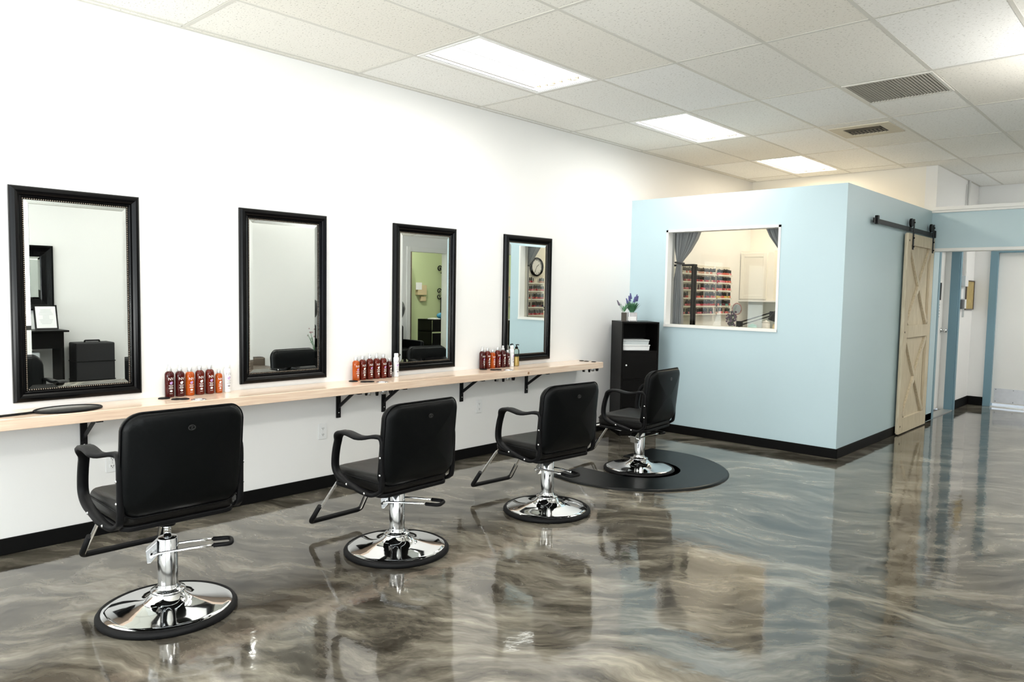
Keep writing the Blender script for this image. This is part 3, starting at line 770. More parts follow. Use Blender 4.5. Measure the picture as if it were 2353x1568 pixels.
def make_bottle(kind, h, m_, leafm):
    names = {'flip': 'bottle', 'spray': 'bottle', 'short': 'bottle', 'can': 'spray_can', 'pump': 'pump_bottle'}
    t_ = thing(names[kind], '', 'bottle', group='hair care bottles')
    r = {'short': .0215, 'can': .021}.get(kind, .0262)
    if kind == 'can':
        bm = bmnew(); lathe(bm, [(r*.95,0),(r,.003),(r,h*.80),(r*.9,h*.83),(r*.75,h*.845)], 28); obj('body', bm, PLASTICW, t_)
        bm = bmnew(); lathe(bm, [(r*.74,h*.845),(r*.78,h*.85),(r*.78,h*.96),(r*.70,h),(r*.3,h*1.002)], 24); obj('cap', bm, PLASTICW, t_)
        print_marks(t_, r, h, PRINTG, PRINTL, PRINTG); return t_
    if kind == 'pump':
        bm = bmnew(); bottle_body(bm, h*.92, r); obj('body', bm, glass('clear_bottle', (.90,.92,.88)), t_)
        bm = bmnew(); lathe(bm, [(r*.9,.003),(r*.93,.006),(r*.93,h*.44),(r*.9,h*.445)], 24); obj('liquid', bm, mat('golden_oil', (.80,.56,.18), .15, spec=.6), t_)
        bm = bmnew(); lathe(bm, [(.013,h*.83),(.013,h*.91),(.008,h*.93),(.005,h*.94),(.005,h*1.0),(.009,h*1.005),(.009,h*1.03)], 18)
        tube(bm, [(0,0,h*1.02),(0,.022,h*1.02),(0,.030,h*.995)], .0042, 8); obj('pump_head', bm, BLACKPL, t_)
        return t_
    hb = h*.90 if kind == 'spray' else h*.93
    bm = bmnew(); bottle_body(bm, hb, r); obj('body', bm, m_, t_)
    bm = bmnew()
    if kind == 'spray':
        lathe(bm, [(.0135,hb*.905),(.0145,hb*.91),(.0145,hb*1.00),(.009,hb*1.04),(.009,h*1.03),(.007,h*1.035)], 20)
    else:
        lathe(bm, [(r*.50,hb*.90),(r*.52,hb*.905),(r*.52,h),(r*.48,h*1.004)], 20)
    obj('cap', bm, SILV, t_)
    print_marks(t_, r, hb, PRINTW, leafm, PRINTW)
    return t_
SETS = [
 ('left', 'hand mirror end', [(1.818,'spray',.190,AMB_D,PRINTL,'dark spray bottle with lilac leaf by the black covers'),(1.880,'spray',.186,AMB_D,PRINTW,'dark amber spray bottle with white leaf second along'),(1.940,'flip',.172,AMB_O,PRINTL,'bright orange bottle with lilac leaf third along'),(2.001,'flip',.178,AMB_R,PRINTW,'amber bottle with white leaf fourth along'),(2.064,'flip',.180,AMB_R,PRINTL,'amber bottle with lilac leaf fifth along'),(2.122,'short',.146,AMB_O,PRINTW,'short amber bottle next to the spray can'),(2.178,'can',.178,None,None,'slim white spray can at the end')]),
 ('mid', 'middle group', [(3.151,'flip',.172,AMB_O,PRINTL,'orange bottle by the black covers'),(3.209,'flip',.176,AMB_R,PRINTW,'amber bottle with white leaf second along'),(3.272,'spray',.185,AMB_R,PRINTL,'amber spray bottle with lilac leaf third along'),(3.335,'spray',.184,AMB_R,PRINTW,'amber spray bottle with white leaf fourth along'),(3.396,'flip',.178,AMB_R,PRINTL,'amber bottle with lilac leaf fifth along'),(3.453,'short',.147,AMB_D,PRINTW,'short dark amber bottle next to the spray can'),(3.518,'can',.180,None,None,'slim white spray can at the end')]),
 ('far', 'booth end group', [(4.443,'spray',.186,AMB_D,PRINTL,'dark amber spray bottle by the black covers'),(4.506,'flip',.179,AMB_R,PRINTW,'amber bottle with white leaf second along'),(4.567,'flip',.162,AMB_O,PRINTL,'bright orange bottle third along'),(4.633,'flip',.180,AMB_R,PRINTL,'amber bottle with lilac leaf fourth along'),(4.698,'spray',.184,AMB_D,PRINTW,'dark amber spray bottle with white leaf fifth along'),(4.757,'short',.148,AMB_D,PRINTW,'short dark bottle next to the spray can'),(4.812,'can',.186,None,None,'slim white spray can beside the pump bottle'),(4.873,'pump',.188,None,None,'clear pump bottle of golden oil')])]
protos = {}
for nm, where_, L_ in SETS:
    for (y, kind, h, m_, lf, s) in L_:
        key = (kind, m_.name if m_ else '', lf.name if lf else '')
        lab = s + ', ' + where_ + ' on the counter'
        if key not in protos:
            p_ = make_bottle(kind, {'spray':.187,'flip':.178,'short':.147,'can':.181,'pump':.188}[kind], m_, lf); protos[key] = p_; o = p_
        else: o = dup(protos[key], (0,0,0), 0, '')
        hh = {'spray':.187,'flip':.178,'short':.147,'can':.181,'pump':.188}[kind]
        o.location = (.045, y, ZS+.0005); o.scale = (1,1,h/hh); o['label'] = lab; o['group'] = 'hair care bottles ' + where_

# holes in the counter for hot tools: black and steel rings above, cups below
def make_ring(name, r, m_):
    bm = bmnew(); lathe(bm, [(r*.55,0),(r,0),(r,.003),(r*.8,.005),(r*.6,.004),(r*.55,0)], 28, cap0=False, cap1=False)
    return obj(name, bm, m_)
def make_disc(r, m_):
    bm = bmnew(); lathe(bm, [(r,0),(r,.003),(r*.85,.006),(r*.2,.0065)], 28); return obj('round_lid', bm, m_)
stations = [('under the first bottle group', 1.80), ('under the second bottle group', 3.13), ('under the third bottle group', 4.45), ('at the far end of the counter', 5.66)]
for k, (s, y) in enumerate(stations):
    if k < 3:
        for q, (x, dy, r, w_) in enumerate([(.085, -.03, .033, 'closest to the wall'), (.165, .01, .030, 'in the middle'), (.185, .045, .030, 'beside the steel ring')]):
            o = make_disc(r, RUBBER); o.location = (x, y+dy, ZS); tag(o, 'black round cover on the counter %s, %s' % (s.replace('under', 'before'), w_), 'cover', 'black covers on the counter')
        o = make_ring('steel_ring', .042, STEEL); o.location = (.255, y+.10, ZS); tag(o, 'flat steel tool ring set on the counter %s' % s.replace('under', 'before'), 'ring', 'steel tool rings')
    else:
        for q, (x, dy) in enumerate([(.10,.10),(.16,.10),(.24,.11)]):
            o = make_ring('steel_ring', .024, BIRON); o.location = (x, y+dy, ZS); tag(o, 'small black tool ring %s, %s' % (s, ['closest to the wall','in the middle','by the front edge'][q]), 'ring', 'steel tool rings')
    if k == 0: continue
    for q, (dy, r, h, x) in enumerate([(-.02,.010,.035,.20),(.03,.012,.042,.17),(.075,.012,.045,.20),(.14,.020,.040,.19),(.20,.016,.042,.20)]):
        bm = bmnew(); lathe(bm, [(r,0),(r,-h*.6),(r*.8,-h)], 14); lathe(bm, [(r*1.25,-.001),(r*1.25,-.006),(r,-.006)], 14)
        o = obj('tool_cup', bm, STEEL if q in (1, 3) else BIRON); o.location = (x, y+dy+(.02 if k < 3 else .02), .706)
        tag(o, '%s tool cup %s, %s' % ('steel' if q in (1,3) else 'black', s.replace('under', 'hanging below the counter by').replace('at the far', 'hanging below the far'), ['first','slim with steel rim','middle','wide','last before the booth'][q]), 'tool cup', 'hot tool cups under the counter ' + s)

# hand mirror lying on the counter
hm = thing('hand_mirror', 'black oval salon hand mirror lying face up on the counter under the first mirror', 'hand mirror', (.185, 1.238, ZS), 0)
import itertools
bm = bmnew(); n = 40; out = []
hl, hwid = .163, .112
def oval(sc, z): return [bm.verts.new((hwid*sc*math.cos(2*PI*k/n), hl*sc*math.sin(2*PI*k/n), z)) for k in range(n)]
R0 = [oval(.96,0), oval(1,.004), oval(1,.009), oval(.97,.013), oval(.90,.013), oval(.89,.010)]
for A, Bq in zip(R0, R0[1:]):
    for k in range(n): bm.faces.new((A[k], A[(k+1)%n], Bq[(k+1)%n], Bq[k])).smooth = True
bm.faces.new(R0[0])
obj('rim', bm, BLACKPL, hm)
bm = bmnew(); bm.faces.new([bm.verts.new((hwid*.895*math.cos(2*PI*k/n), hl*.895*math.sin(2*PI*k/n), .0102)) for k in range(n)])
obj('mirror_face', bm, mat('smoked_mirror', (.42,.46,.45), .12, metal=.9), hm)
bm = bmnew()
sweep(bm, [(-.0,-hl*.93,.006),(.010,-hl-.03,.006),(.022,-hl-.09,.006),(.03,-hl-.15,.006),(.036,-hl-.175,.006)], circ(.013,10,1,.42))
obj('handle', bm, BLACKPL, hm)

# ------------------------------------------------------------------ corner tower cabinet, boxes and plants
e = Vector((.629,.777,0)); rzc = math.atan2(.777,.629)   # local +X along the front edge, +Y to the back
cb = thing('tower_cabinet', 'tall narrow black cabinet with open top cubby standing diagonally in the corner', 'cabinet', (.315, 6.125, 0), rzc)
cw, cdp, chh = .385, .385, 1.150; t = .016
obj('side_panel', B((0,t,0,cdp,0,chh-t)), BLKWOOD, cb, bevel=.001); obj('side_panel', B((cw-t,cw,0,cdp,0,chh-t)), BLKWOOD, cb, bevel=.001)
obj('top_panel', B((0,cw,0,cdp,chh-t,chh)), BLKWOOD, cb, bevel=.001)
obj('back_panel', B((t,cw-t,cdp-.006,cdp,0,chh-t)), BLKWOOD, cb)
zz = [0.02, .296, .580, .862, chh-t]
for z in zz[:-1]: obj('shelf', B((t,cw-t,.004,cdp-.006,z-t,z)), BLKWOOD, cb)
for k in range(3):
    d = obj('door', B((t+.002,cw-t-.002,-.0,.016,zz[k]+.002,zz[k+1]-t-.002)), BLKWOOD, cb, bevel=.001)
    bm = bmnew(); sphere(bm, (.05, -.012, (zz[k]+zz[k+1])/2-.005), .009, 2); lathe(bm, [(.004,0),(.004,.012)], 8, (.05,0,(zz[k]+zz[k+1])/2-.005), mat4=Matrix.Rotation(PI/2,4,'X'))
    obj('knob', bm, PLASTICW if k == 2 else BLKWOOD, d)
def cab_pt(a, b_, z): return Vector((.315,6.125,0)) + e*a + Vector((-.777,.629,0))*b_ + Vector((0,0,z))
def storage_box(label, a, b_, z, w_, d_, h_, m_, lid):
    t_ = thing('storage_box', label, 'box', cab_pt(a, b_, z), rzc, 'storage boxes in the cabinet cubby')
    bm = bmnew(); vs = box(bm, .008, w_-.008, .008, d_-.008, 0, h_*.8)
    for v in vs[4:]: v.co.x += .006*(1 if v.co.x > w_/2 else -1)
    obj('tray', bm, m_, t_, bevel=.004); obj('lid', B((0, w_, 0, d_, h_*.8, h_)), lid, t_, bevel=.004)
storage_box('white lidded plastic box on the cubby floor of the black cabinet', .022, .03, .862, .285, .24, .058, PLASTICW, PLASTICW)
storage_box('grey lidded box stacked on the white box in the black cabinet', .018, .035, .9205, .283, .23, .050, mat('frosted_grey', (.50,.54,.55), .3), mat('frosted_lid', (.60,.63,.63), .3))
def blade(bm, p, d, L, wd, curve=.3, mi=0):
    p = Vector(p); d = Vector(d).normalized(); s = d.cross(Vector((0,0,1)));
    s = s.normalized() if s.length > .05 else Vector((1,0,0)); prev = None
    for k in range(5):
        u = k/4; c = p + d*L*u + Vector((0,0,-curve*L*u*u*.5)); w_ = wd*math.sin(PI*min(.97, .15+.85*u))
        q = (bm.verts.new(c - s*w_), bm.verts.new(c + s*w_))
        if prev: bm.faces.new((prev[0], prev[1], q[1], q[0])).material_index = mi
        prev = q
def lavender(name, label, loc, pw, ph, pm, spikes, nleaf, fm, cardm=None):
    t_ = thing(name, label, 'plant', loc, rzc, 'lavender pots on the cabinet')
    bm = bmnew(); vs = box(bm, -pw/2, pw/2, -pw/2, pw/2, 0, ph)
    obj('pot', bm, pm, t_, bevel=.004)
    if cardm: obj('card', B((-pw/2-.012, pw/2-.012, -pw/2-.006, -pw/2-.002, .012, .050)), cardm, t_)
    bm = bmnew()
    for k in range(nleaf):
        a = random.random()*2*PI; sp = random.random()**.7*.85
        blade(bm, (math.cos(a)*pw*.22, math.sin(a)*pw*.22, ph+random.random()*.03), (math.cos(a)*sp, math.sin(a)*sp, 1), .055+random.random()*.065, .0062)
    o = obj('leaves', bm, LEAF, t_); o['kind'] = 'stuff'
    for (dx, dy, h) in spikes:
        bm = bmnew(); p0 = Vector((dx*.2, dy*.2, ph)); p1 = Vector((dx, dy, ph+h))
        tube(bm, [p0, (p0+p1)/2+Vector((dx*.1, 0, 0)), p1], .0015, 5); s_ = obj('flower_stem', bm, LEAF, t_)
        bm = bmnew(); d = (p1-p0).normalized()
        for q in range(9):
            c = p1 + d*(q*.0062-.008); r = .0125*(1-.07*q)
            for m__ in range(4):
                a = q*.8+m__*PI/2; sphere(bm, c+Vector((math.cos(a)*r*.6, math.sin(a)*r*.6, 0)), r*.55, 1)
        obj('flower_spike', bm, fm, s_)
    return t_
lavender('potted_lavender', 'artificial blue lavender in a silvery square pot with white card, on the black cabinet', cab_pt(.135,.12,chh), .085, .092, mat('silver_pot', (.55,.54,.56), .2, metal=.5, vary=.3, vscale=30), [(-.03,0,.125),(-.012,.02,.150),(.035,-.01,.140),(.050,.01,.125),(.02,.0,.115),(-.045,.012,.100)], 130, LAVB, CARDW)
lavender('potted_lavender', 'faded lavender in a small dark brown pot beside the silvery pot', cab_pt(.032,.055,chh), .045, .092, mat('brown_pot', (.06,.05,.042), .5), [(-.055,-.005,.082)], 14, LAVG)

# ------------------------------------------------------------------ barn door
bd = thing('barn_door', 'whitewashed wooden sliding barn door with X braces hanging from a black rail', 'door')
bx0 = BX+.022; y0, y1, z0, z1 = 8.335, 9.345, .012, 2.105
obj('panel', B((bx0, bx0+.010, y0+.01, y1-.01, z0+.01, z1-.01)), BARNW, bd)
xf0, xf1 = bx0+.010, bx0+.036; st = .125
def fb(*a): return obj('rail', B(a), BARNW, bd, bevel=.002)
for a, b_ in ((y0, y0+st), (y1-st, y1)): obj('stile', B((xf0, xf1, a, b_, z0, z1)), BARNW, bd, bevel=.002)
zr = [(z0, z0+.16), (1.02, 1.15), (z1-.12, z1)]
for a, b_ in zr: fb(xf0, xf1, y0+st, y1-st, a, b_)
for (za, zb) in ((zr[0][1], zr[1][0]), (zr[1][1], zr[2][0])):
    ya, yb = y0+st, y1-st
    for k, (p_, q_) in enumerate((((ya, za), (yb, zb)), ((ya, zb), (yb, za)))):
        bm = bmnew(); P_ = Vector((0, p_[0], p_[1])); Q_ = Vector((0, q_[0], q_[1])); d = (Q_-P_).normalized(); nn = Vector((0, -d.z, d.y))*.055
        # brace clipped to its bay
        xo = xf1 - .001 - .0008*k
        vs = []
        for s in (-1, 1):
            for P0 in (P_, Q_):
                v = P0 + nn*s; v.y = min(max(v.y, ya), yb); v.z = min(max(v.z, za), zb); vs.append(v)
        quad = [vs[0], vs[1], vs[3], vs[2]]
        lo = [bm.verts.new((xf0, v.y, v.z)) for v in quad]; hi = [bm.verts.new((xo, v.y, v.z)) for v in quad]
        bm.faces.new(lo); bm.faces.new(hi)
        for q in range(4): bm.faces.new((lo[q], lo[(q+1)%4], hi[(q+1)%4], hi[q]))
        obj('brace', bm, BARNW, bd, bevel=.002)
bm = bmnew()
for z in (.09, 1.08, 2.03): sphere(bm, (xf1, y0+.05, z), .012, 1, scale=(.3,1,1))
obj('bolt_head', bm, mat('rust_dark', (.05,.04,.03), .5, metal=.6), bd)
for y in (8.50, 9.265):
    hs = obj('hanger_strap', B((xf1, xf1+.006, y-.020, y+.020, 1.94, 2.255)), BIRON, bd)
    bm = bmnew(); lathe(bm, [(.045,-.010),(.045,.010)], 24, (BX+.034, y, 2.219), mat4=Matrix.Rotation(PI/2,4,'Y')); obj('wheel', bm, BIRON, hs)
    bm = bmnew()
    for z in (1.97, 2.06, 2.219): sphere(bm, (xf1+.009, y, z), .010, 1)
    obj('bolt', bm, BIRON, hs)
rl = thing('door_rail', 'black steel sliding rail on the blue booth wall above the barn door', 'rail')
obj('track', B((BX+.028, BX+.036, 7.31, 9.42, 2.128, 2.172)), BIRON, rl, bevel=.001)
for y in (7.40, 9.40): obj('door_stop', B((BX+.022, BX+.050, y-.022, y+.022, 2.12, 2.20)), BIRON, rl, bevel=.003)
bm = bmnew()
for y in (7.62, 8.1, 8.75, 9.33): lathe(bm, [(.012,0),(.012,.034)], 12, (BX, y, 2.15), mat4=Matrix.Rotation(PI/2,4,'Y'))
obj('spacer', bm, BIRON, rl)
tag(obj('strike_plate', B((BX+.001, BX+.020, 9.385, 9.415, 1.02, 1.10)), BIRON, bevel=.002), 'small black latch plate on the blue wall beside the barn door', 'latch')

# ------------------------------------------------------------------ hall: white door, wall fittings, far door
dr = thing('door_1', 'white', 'door'); del dr['label']; del dr['category']; dr['kind'] = 'structure'
sx = BX-.158
obj('door_slab', B((sx-.04, sx, HD0, HD1, .012, HDZ-.01)), TRIM, dr, bevel=.002)
obj('door_stop', B((sx, sx+.068, HD1-.012, HD1, 0, HDZ)), TRIM, dr)
obj('jamb', B((sx+.068, BX+.004, HD1-.016, HD1, 0, HDZ)), BLUED, dr)
obj('jamb', B((sx, BX+.004, HD0, HD0+.016, 0, HDZ)), BLUED, dr)
obj('door_casing', B((BX, BX+.018, HD1, HD1+.075, 0, HDZ+.07), (BX, BX+.018, HD0-.075, HD0, 0, HDZ+.07), (BX, BX+.018, HD0, HD1, HDZ, HDZ+.07)), BLUED, dr, bevel=.003)
obj('threshold', B((BX-.10, BX+.012, HD0, HD1-.016, .0, .010)), mat('aluminium', (.55,.55,.53), .35, metal=.8), dr)
bm = bmnew(); lathe(bm, [(.030,0),(.030,.006),(.012,.012),(.012,.035),(.024,.045),(.028,.058),(.022,.070),(.008,.074)], 20, (sx, HD1-.075, 1.03), mat4=Matrix.Rotation(PI/2,4,'Y'))
obj('door_knob', bm, STEEL, dr)
obj('door_closet_wall', B((sx-.30, sx-.29, 9.70, YB, 0, H)), WALL, dr)
tag(obj('door_sign', B((sx+.001, sx+.006, 10.57, 10.66, 1.42, 1.64)), BIRON), 'narrow black sign on the white hall door', 'sign')
bm = bmnew()
for k in range(5): box(bm, sx+.0005, sx+.002, 10.58, 10.585+.06*(.5+.5*random.random()), 1.20+.038*k, 1.20+.038*k+.014)
tag(obj('door_lettering', bm, GREYP), 'faint grey lettering on the white hall door below the black sign', 'lettering')
# conduit and boxes on the hall side wall
def wallbox(name, label, cat, y0, y1, z0, z1, d, m_, bev=.003):
    return tag(obj(name, B((BX, BX+d, y0, y1, z0, z1)), m_, bevel=bev), label, cat)
bm = bmnew(); tube(bm, [(BX+.02, 11.02, 1.74), (BX+.02, 11.02, H-.002)], .016, 12); tag(obj('conduit', bm, TRIM), 'white vertical conduit on the hall side wall, running up to the ceiling', 'pipe')
bm = bmnew(); tube(bm, [(BX+.012, 10.93, 1.74), (BX+.012, 10.93, 2.9)], .007, 8); tag(obj('cable', bm, TRIM), 'thin white cable beside the thicker conduit on the hall side wall', 'cable')
wallbox('junction_box', 'white junction box at the foot of the conduit on the hall side wall', 'box', 10.90, 11.06, 1.60, 1.735, .06, PLASTICW)
wallbox('panel_strip', 'tall grey backing strip behind the boxes on the hall side wall', 'panel', 11.09, 11.18, 1.20, 1.80, .006, GREYP)
wallbox('card_holder', 'slim white card holder between the boxes on the hall side wall', 'holder', 10.93, 11.07, 1.44, 1.595, .012, PLASTICW)
dv = thing('time_clock', 'grey and white wall device under the junction box in the hall', 'device', (BX, 10.88, 1.31))
obj('housing', B((0,.045,0,.10,0,.12)), mat('dark_grey_plastic', (.12,.12,.125), .4), dv, bevel=.004); obj('cover', B((0,.05,.103,.18,.005,.125)), PLASTICW, dv, bevel=.003)
mp_ = thing('bulletin_board', 'brown framed tan board in the far corner of the hall side wall', 'board', (BX, 11.205, 1.31))
obj('board', B((0,.012,.0,.42,0,.365)), MAPM, mp_); obj('board_frame', B((0,.02,-.012,.0,-.012,.377),(0,.02,.42,.432,-.012,.377),(0,.02,0,.42,-.012,0),(0,.02,0,.42,.365,.377)), BROWN, mp_)
# far door
d2 = thing('door_2', 'x', 'door'); del d2['label']; del d2['category']; d2['kind'] = 'structure'
obj('door_slab', B((2.50, 3.40, YB+.03, YB+.07, .045, 2.06)), TRIM, d2, bevel=.002)
obj('jamb', B((2.41, 2.50, YB-.02, YB+T, 0, 2.10), (3.40, 3.46, YB-.02, YB+T, 0, 2.10), (2.50, 3.40, YB-.02, YB+T, 2.06, 2.10)), BLUED, d2, bevel=.003)
kp = obj('kick_plate', B((2.53, 3.37, YB+.026, YB+.03, .06, .25)), mat('worn_white_metal', (.60,.62,.66), .35, metal=.2, vary=.12, vscale=18), d2)
bm = bmnew()
for x in (2.55, 2.75, 2.95, 3.15, 3.35):
    for z in (.075, .235): sphere(bm, (x, YB+.025, z), .006, 1)
obj('screw', bm, BIRON, kp)
obj('threshold', B((2.50, 3.40, YB-.01, YB+T, 0, .012)), mat('aluminium', ()), d2)

# ------------------------------------------------------------------ inside the booth
def curtain(name, label, edge0, edge1, segs, y, n=220, depth=.026):
    """segs: list of (z, x0, x1, foldscale)"""
    t_ = thing(name, label, 'curtain', group='grey tied back curtains in the booth window')
    bm = bmnew(); rows = []
    for (z, xa, xb, fs) in segs:
        row = []
        for k in range(n):
            u = k/(n-1); x = xa + (xb-xa)*u
            f_ = math.sin(u*PI*2*11) + .45*math.sin(u*PI*2*19+1)
            row.append(bm.verts.new((x, y + depth*fs*f_, z)))
        rows.append(row)
    for A, Bq in zip(rows, rows[1:]):
        for k in range(n-1): bm.faces.new((A[k], A[k+1], Bq[k+1], Bq[k])).smooth = True
    obj('drape', bm, CHARC, t_)
    return t_
def interp(segs, m_=6):
    out = []
    for a, b_ in zip(segs, segs[1:]):
        for k in range(m_):
            u = k/m_; out.append(tuple(a[q]*(1-u)+b_[q]*u for q in range(4)))
    out.append(segs[-1]); return out
cy = BY+T+.055
cl = curtain('curtain', 'grey curtain tied back in the booth window, beside the black framed glass', 0, 0, interp([(2.16,.41,.765,1.1),(2.0,.42,.70,1.0),(1.88,.435,.625,.8),(1.80,.455,.555,.6),(1.757,.468,.520,.45),(1.70,.455,.522,.6),(1.55,.43,.54,.85),(1.30,.41,.55,1),(.9,.40,.56,1)]), cy)
bm = bmnew(); tube(bm, smooth_path([(.46,cy-.028,1.765),(.50,cy-.032,1.757),(.535,cy-.025,1.752),(.55,cy,1.755),(.50,cy+.03,1.757),(.455,cy+.02,1.765),(.46,cy-.028,1.765)], .01), .010, 8); obj('tieback', bm, TAPE, cl)
cr_ = curtain('curtain', 'grey curtain tied back in the booth window, on the desk lamp side', 0, 0, interp([(2.16,1.375,1.74,1.1),(2.0,1.455,1.73,1.0),(1.85,1.565,1.72,.8),(1.757,1.655,1.71,.45),(1.70,1.655,1.72,.6),(1.55,1.655,1.735,.85),(1.3,1.66,1.75,1),(.9,1.66,1.76,1)]), cy)
bm = bmnew(); tube(bm, smooth_path([(1.64,cy-.028,1.757),(1.68,cy-.032,1.757),(1.73,cy-.025,1.765),(1.73,cy+.02,1.765),(1.68,cy+.03,1.757),(1.64,cy+.02,1.757),(1.64,cy-.028,1.757)], .01), .010, 8); obj('tieback', bm, TAPE, cr_)

# nail polish racks
CAPB = mat('polish_cap_black', (.012,.012,.013), .3)
PCOL = {'red': (.40,.02,.03), 'pink': (.62,.16,.20), 'coral': (.60,.13,.08), 'wine': (.10,.010,.02), 'nude': (.55,.33,.24), 'teal': (.05,.25,.22), 'gold': (.60,.42,.08), 'clear': (.65,.60,.52), 'navy': (.02,.03,.09)}
pm = {}
for cn, c_ in PCOL.items():
    bm = bmnew(); lathe(bm, [(.0120,0),(.0128,.002),(.0128,.030),(.009,.036),(.006,.038)], 10); lathe(bm, [(.0078,.037),(.0090,.038),(.0078,.078),(.0068,.080)], 8, mi=1)
    bmesh.ops.recalc_face_normals(bm, faces=bm.faces[:]); me = bpy.data.meshes.new('nail_polish'); bm.to_mesh(me); bm.free()
    me.materials.append(mat('polish_'+cn, c_, .15, spec=.6)); me.materials.append(CAPB); pm[cn] = me
ORD = ['top', 'second', 'third', 'fourth', 'fifth', 'bottom']
def rack(label, short, along0, along1, z_top, rows, dz, side, palette, nb):
    """side 'L': on wall x=0 facing +X; side 'R': on booth side wall facing -X"""
    xw = 0 if side == 'L' else BX-T-.006; s = 1 if side == 'L' else -1
    r = thing('polish_rack', label, 'rack')
    bm = bmnew(); box(bm, *sorted((xw, xw+s*.004)), along0, along1, z_top-rows*dz+.02, z_top+.02)
    obj('back_panel', bm, mat('clear_acrylic_back', (.72,.69,.60), .25), r)
    for k in range(rows):
        z = z_top - .095 - k*dz
        bm = bmnew(); box(bm, *sorted((xw+s*.004, xw+s*.045)), along0, along1, z-.004, z); box(bm, *sorted((xw+s*.042, xw+s*.045)), along0, along1, z, z+.012)
        obj('shelf', bm, mat('acrylic_shelf', (.75,.73,.66), .2), r)
        for q in range(nb):
            if random.random() < .07: continue
            cn = random.choice(palette[k % len(palette)])
            o = bpy.data.objects.new('nail_polish', pm[cn]); COL.objects.link(o)
            o.location = (xw+s*.024, along0+.018+(along1-along0-.036)*q/(nb-1), z+.0005); o.scale = (1,1,.9+.18*random.random())
            tag(o, 'small %s nail polish with black cap, %s shelf of the %s' % (cn, ORD[k], short), 'nail polish', '%s nail polishes on the %s shelf of the %s' % (cn, ORD[k], short))
rack('long clear nail polish rack in the booth, half behind the black framed glass', 'long booth rack', 7.72, 8.56, 1.775, 6, .098, 'L', [['nude','clear','coral'],['red','wine','nude'],['pink','wine','red'],['wine','red','coral'],['red','pink','red'],['navy','wine','pink']], 23)
rack('short clear nail polish rack in the booth, between the long rack and the cupboard', 'short booth rack', 8.60, 8.98, 1.775, 6, .098, 'L', [['coral','pink','nude'],['coral','red','pink'],['red','coral','pink'],['gold','coral','wine'],['teal','wine','coral'],['coral','pink','nude']], 11)
rack('clear nail polish rack in the booth below the wall clock', 'booth rack below the clock', 7.20, 7.68, 1.64, 5, .108, 'R', [['nude','pink','red'],['pink','red','nude'],['red','wine','coral'],['wine','navy','red'],['pink','red','coral']], 14)

# clock on the far side wall of the booth (seen in the fourth mirror)
ck = thing('wall_clock', 'round black rimmed wall clock in the booth, seen in the fourth mirror', 'clock', (BX-T-.006, 7.53, 1.77))
M = Matrix.Rotation(-PI/2, 4, 'Y')
bm = bmnew(); lathe(bm, [(.125,0),(.128,.02),(.122,.034),(.108,.034),(.105,.020)], 40, cap0=False, cap1=False, mat4=M); obj('rim', bm, FRAMEB, ck)
bm = bmnew(); lathe(bm, [(.106,.012),(.106,.014)], 40, mat4=M); obj('dial', bm, CARDW, ck)
bm = bmnew()
for a, L_, w_ in ((.9,.055,.006),(3.6,.08,.004)): bar(bm, (-.018,0,0), (-.018, L_*math.sin(a), L_*math.cos(a)), w_, .002, up=(1,0,0))
for k in range(12):
    a = 2*PI*k/12; bar(bm, (-.0155,.085*math.sin(a),.085*math.cos(a)), (-.0155,.097*math.sin(a),.097*math.cos(a)), .006, .002, up=(1,0,0))
obj('hands', bm, BIRON, ck)

# framed glass stand
gs = thing('glass_display_case', 'tall black framed glass display case in the booth beside the curtain', 'display case', (.03, 7.25, 0))
bm = bmnew()
for x in (0, .398):
    for y in (0,.06): box(bm, x, x+.022, y, y+.022, 0, 1.765)
obj('post', bm, BIRON, gs)
obj('top_frame', B((0,.42,0,.082,1.745,1.765)), BIRON, gs)
obj('base', B((0,.42,0,.082,0,.6)), BIRON, gs)
obj('glass_pane', B((.022,.398,.008,.012,.6,1.745)), SMOKE, gs)

# counter and cupboard at the back of the booth
kc = thing('counter_cabinet', 'white base cabinet with counter along the back wall of the booth', 'cabinet', (.006, 8.976, 0))
obj('body', B((.0,1.50,.03,.57,0,.915)), TRIM, kc); obj('worktop', B((0,1.52,0,.57,.915,.950)), mat('stone_top', (.62,.60,.54), .3, vary=.1), kc, bevel=.003)
for k in range(3): obj('door', B((.02+.49*k,.49+.49*k,.012,.03,.05,.88)), TRIM, kc, bevel=.003)
wc = thing('wall_cupboard', 'white shaker wall cupboard on the back wall of the booth', 'cupboard', (0, 9.27, 0))
obj('body', B((0.0,.46,.02,.28,1.375,2.02)), CREAM, wc)
bm = B((.01,.37,.006,.02,1.39,1.99)); box(bm, .01,.06,0,.006,1.39,1.99); box(bm, .32,.37,0,.006,1.39,1.99); box(bm, .06,.32,0,.006,1.39,1.44); box(bm, .06,.32,0,.006,1.94,1.99)
obj('door', bm, CREAM, wc, bevel=.002)
obj('light_rail', B((0.0,.50,-.01,.28,1.355,1.375)), TRIM, wc)
struct('trim_5', B((.01, 1.5, 9.542, 9.55, .95, 1.355)), mat('grey_backsplash', (.52,.56,.53), .4))
for k, (x, r, h, m_, s) in enumerate([(.24,.055,.11,TEAL,'teal lidded bowl'),(.42,.05,.16,PLASTICW,'white tall jar'),(.56,.05,.13,mat('cream_jar', (.75,.66,.45), .4),'cream tall jar'),(.70,.06,.09,PLASTICW,'low white jar')]):
    j = thing('jar', s+' on the booth back counter', 'jar', (x, 9.20, .950), 0, 'jars on the booth counter')
    bm = bmnew(); lathe(bm, [(r*.9,0),(r,.01),(r,h*.8),(r*.85,h*.85)], 20); obj('body', bm, m_, j)
    bm = bmnew(); lathe(bm, [(r*.9,h*.85),(r*.92,h*.95),(r*.3,h),(r*.25,h*1.06),(.002,h*1.08)], 20); obj('lid', bm, m_, j)
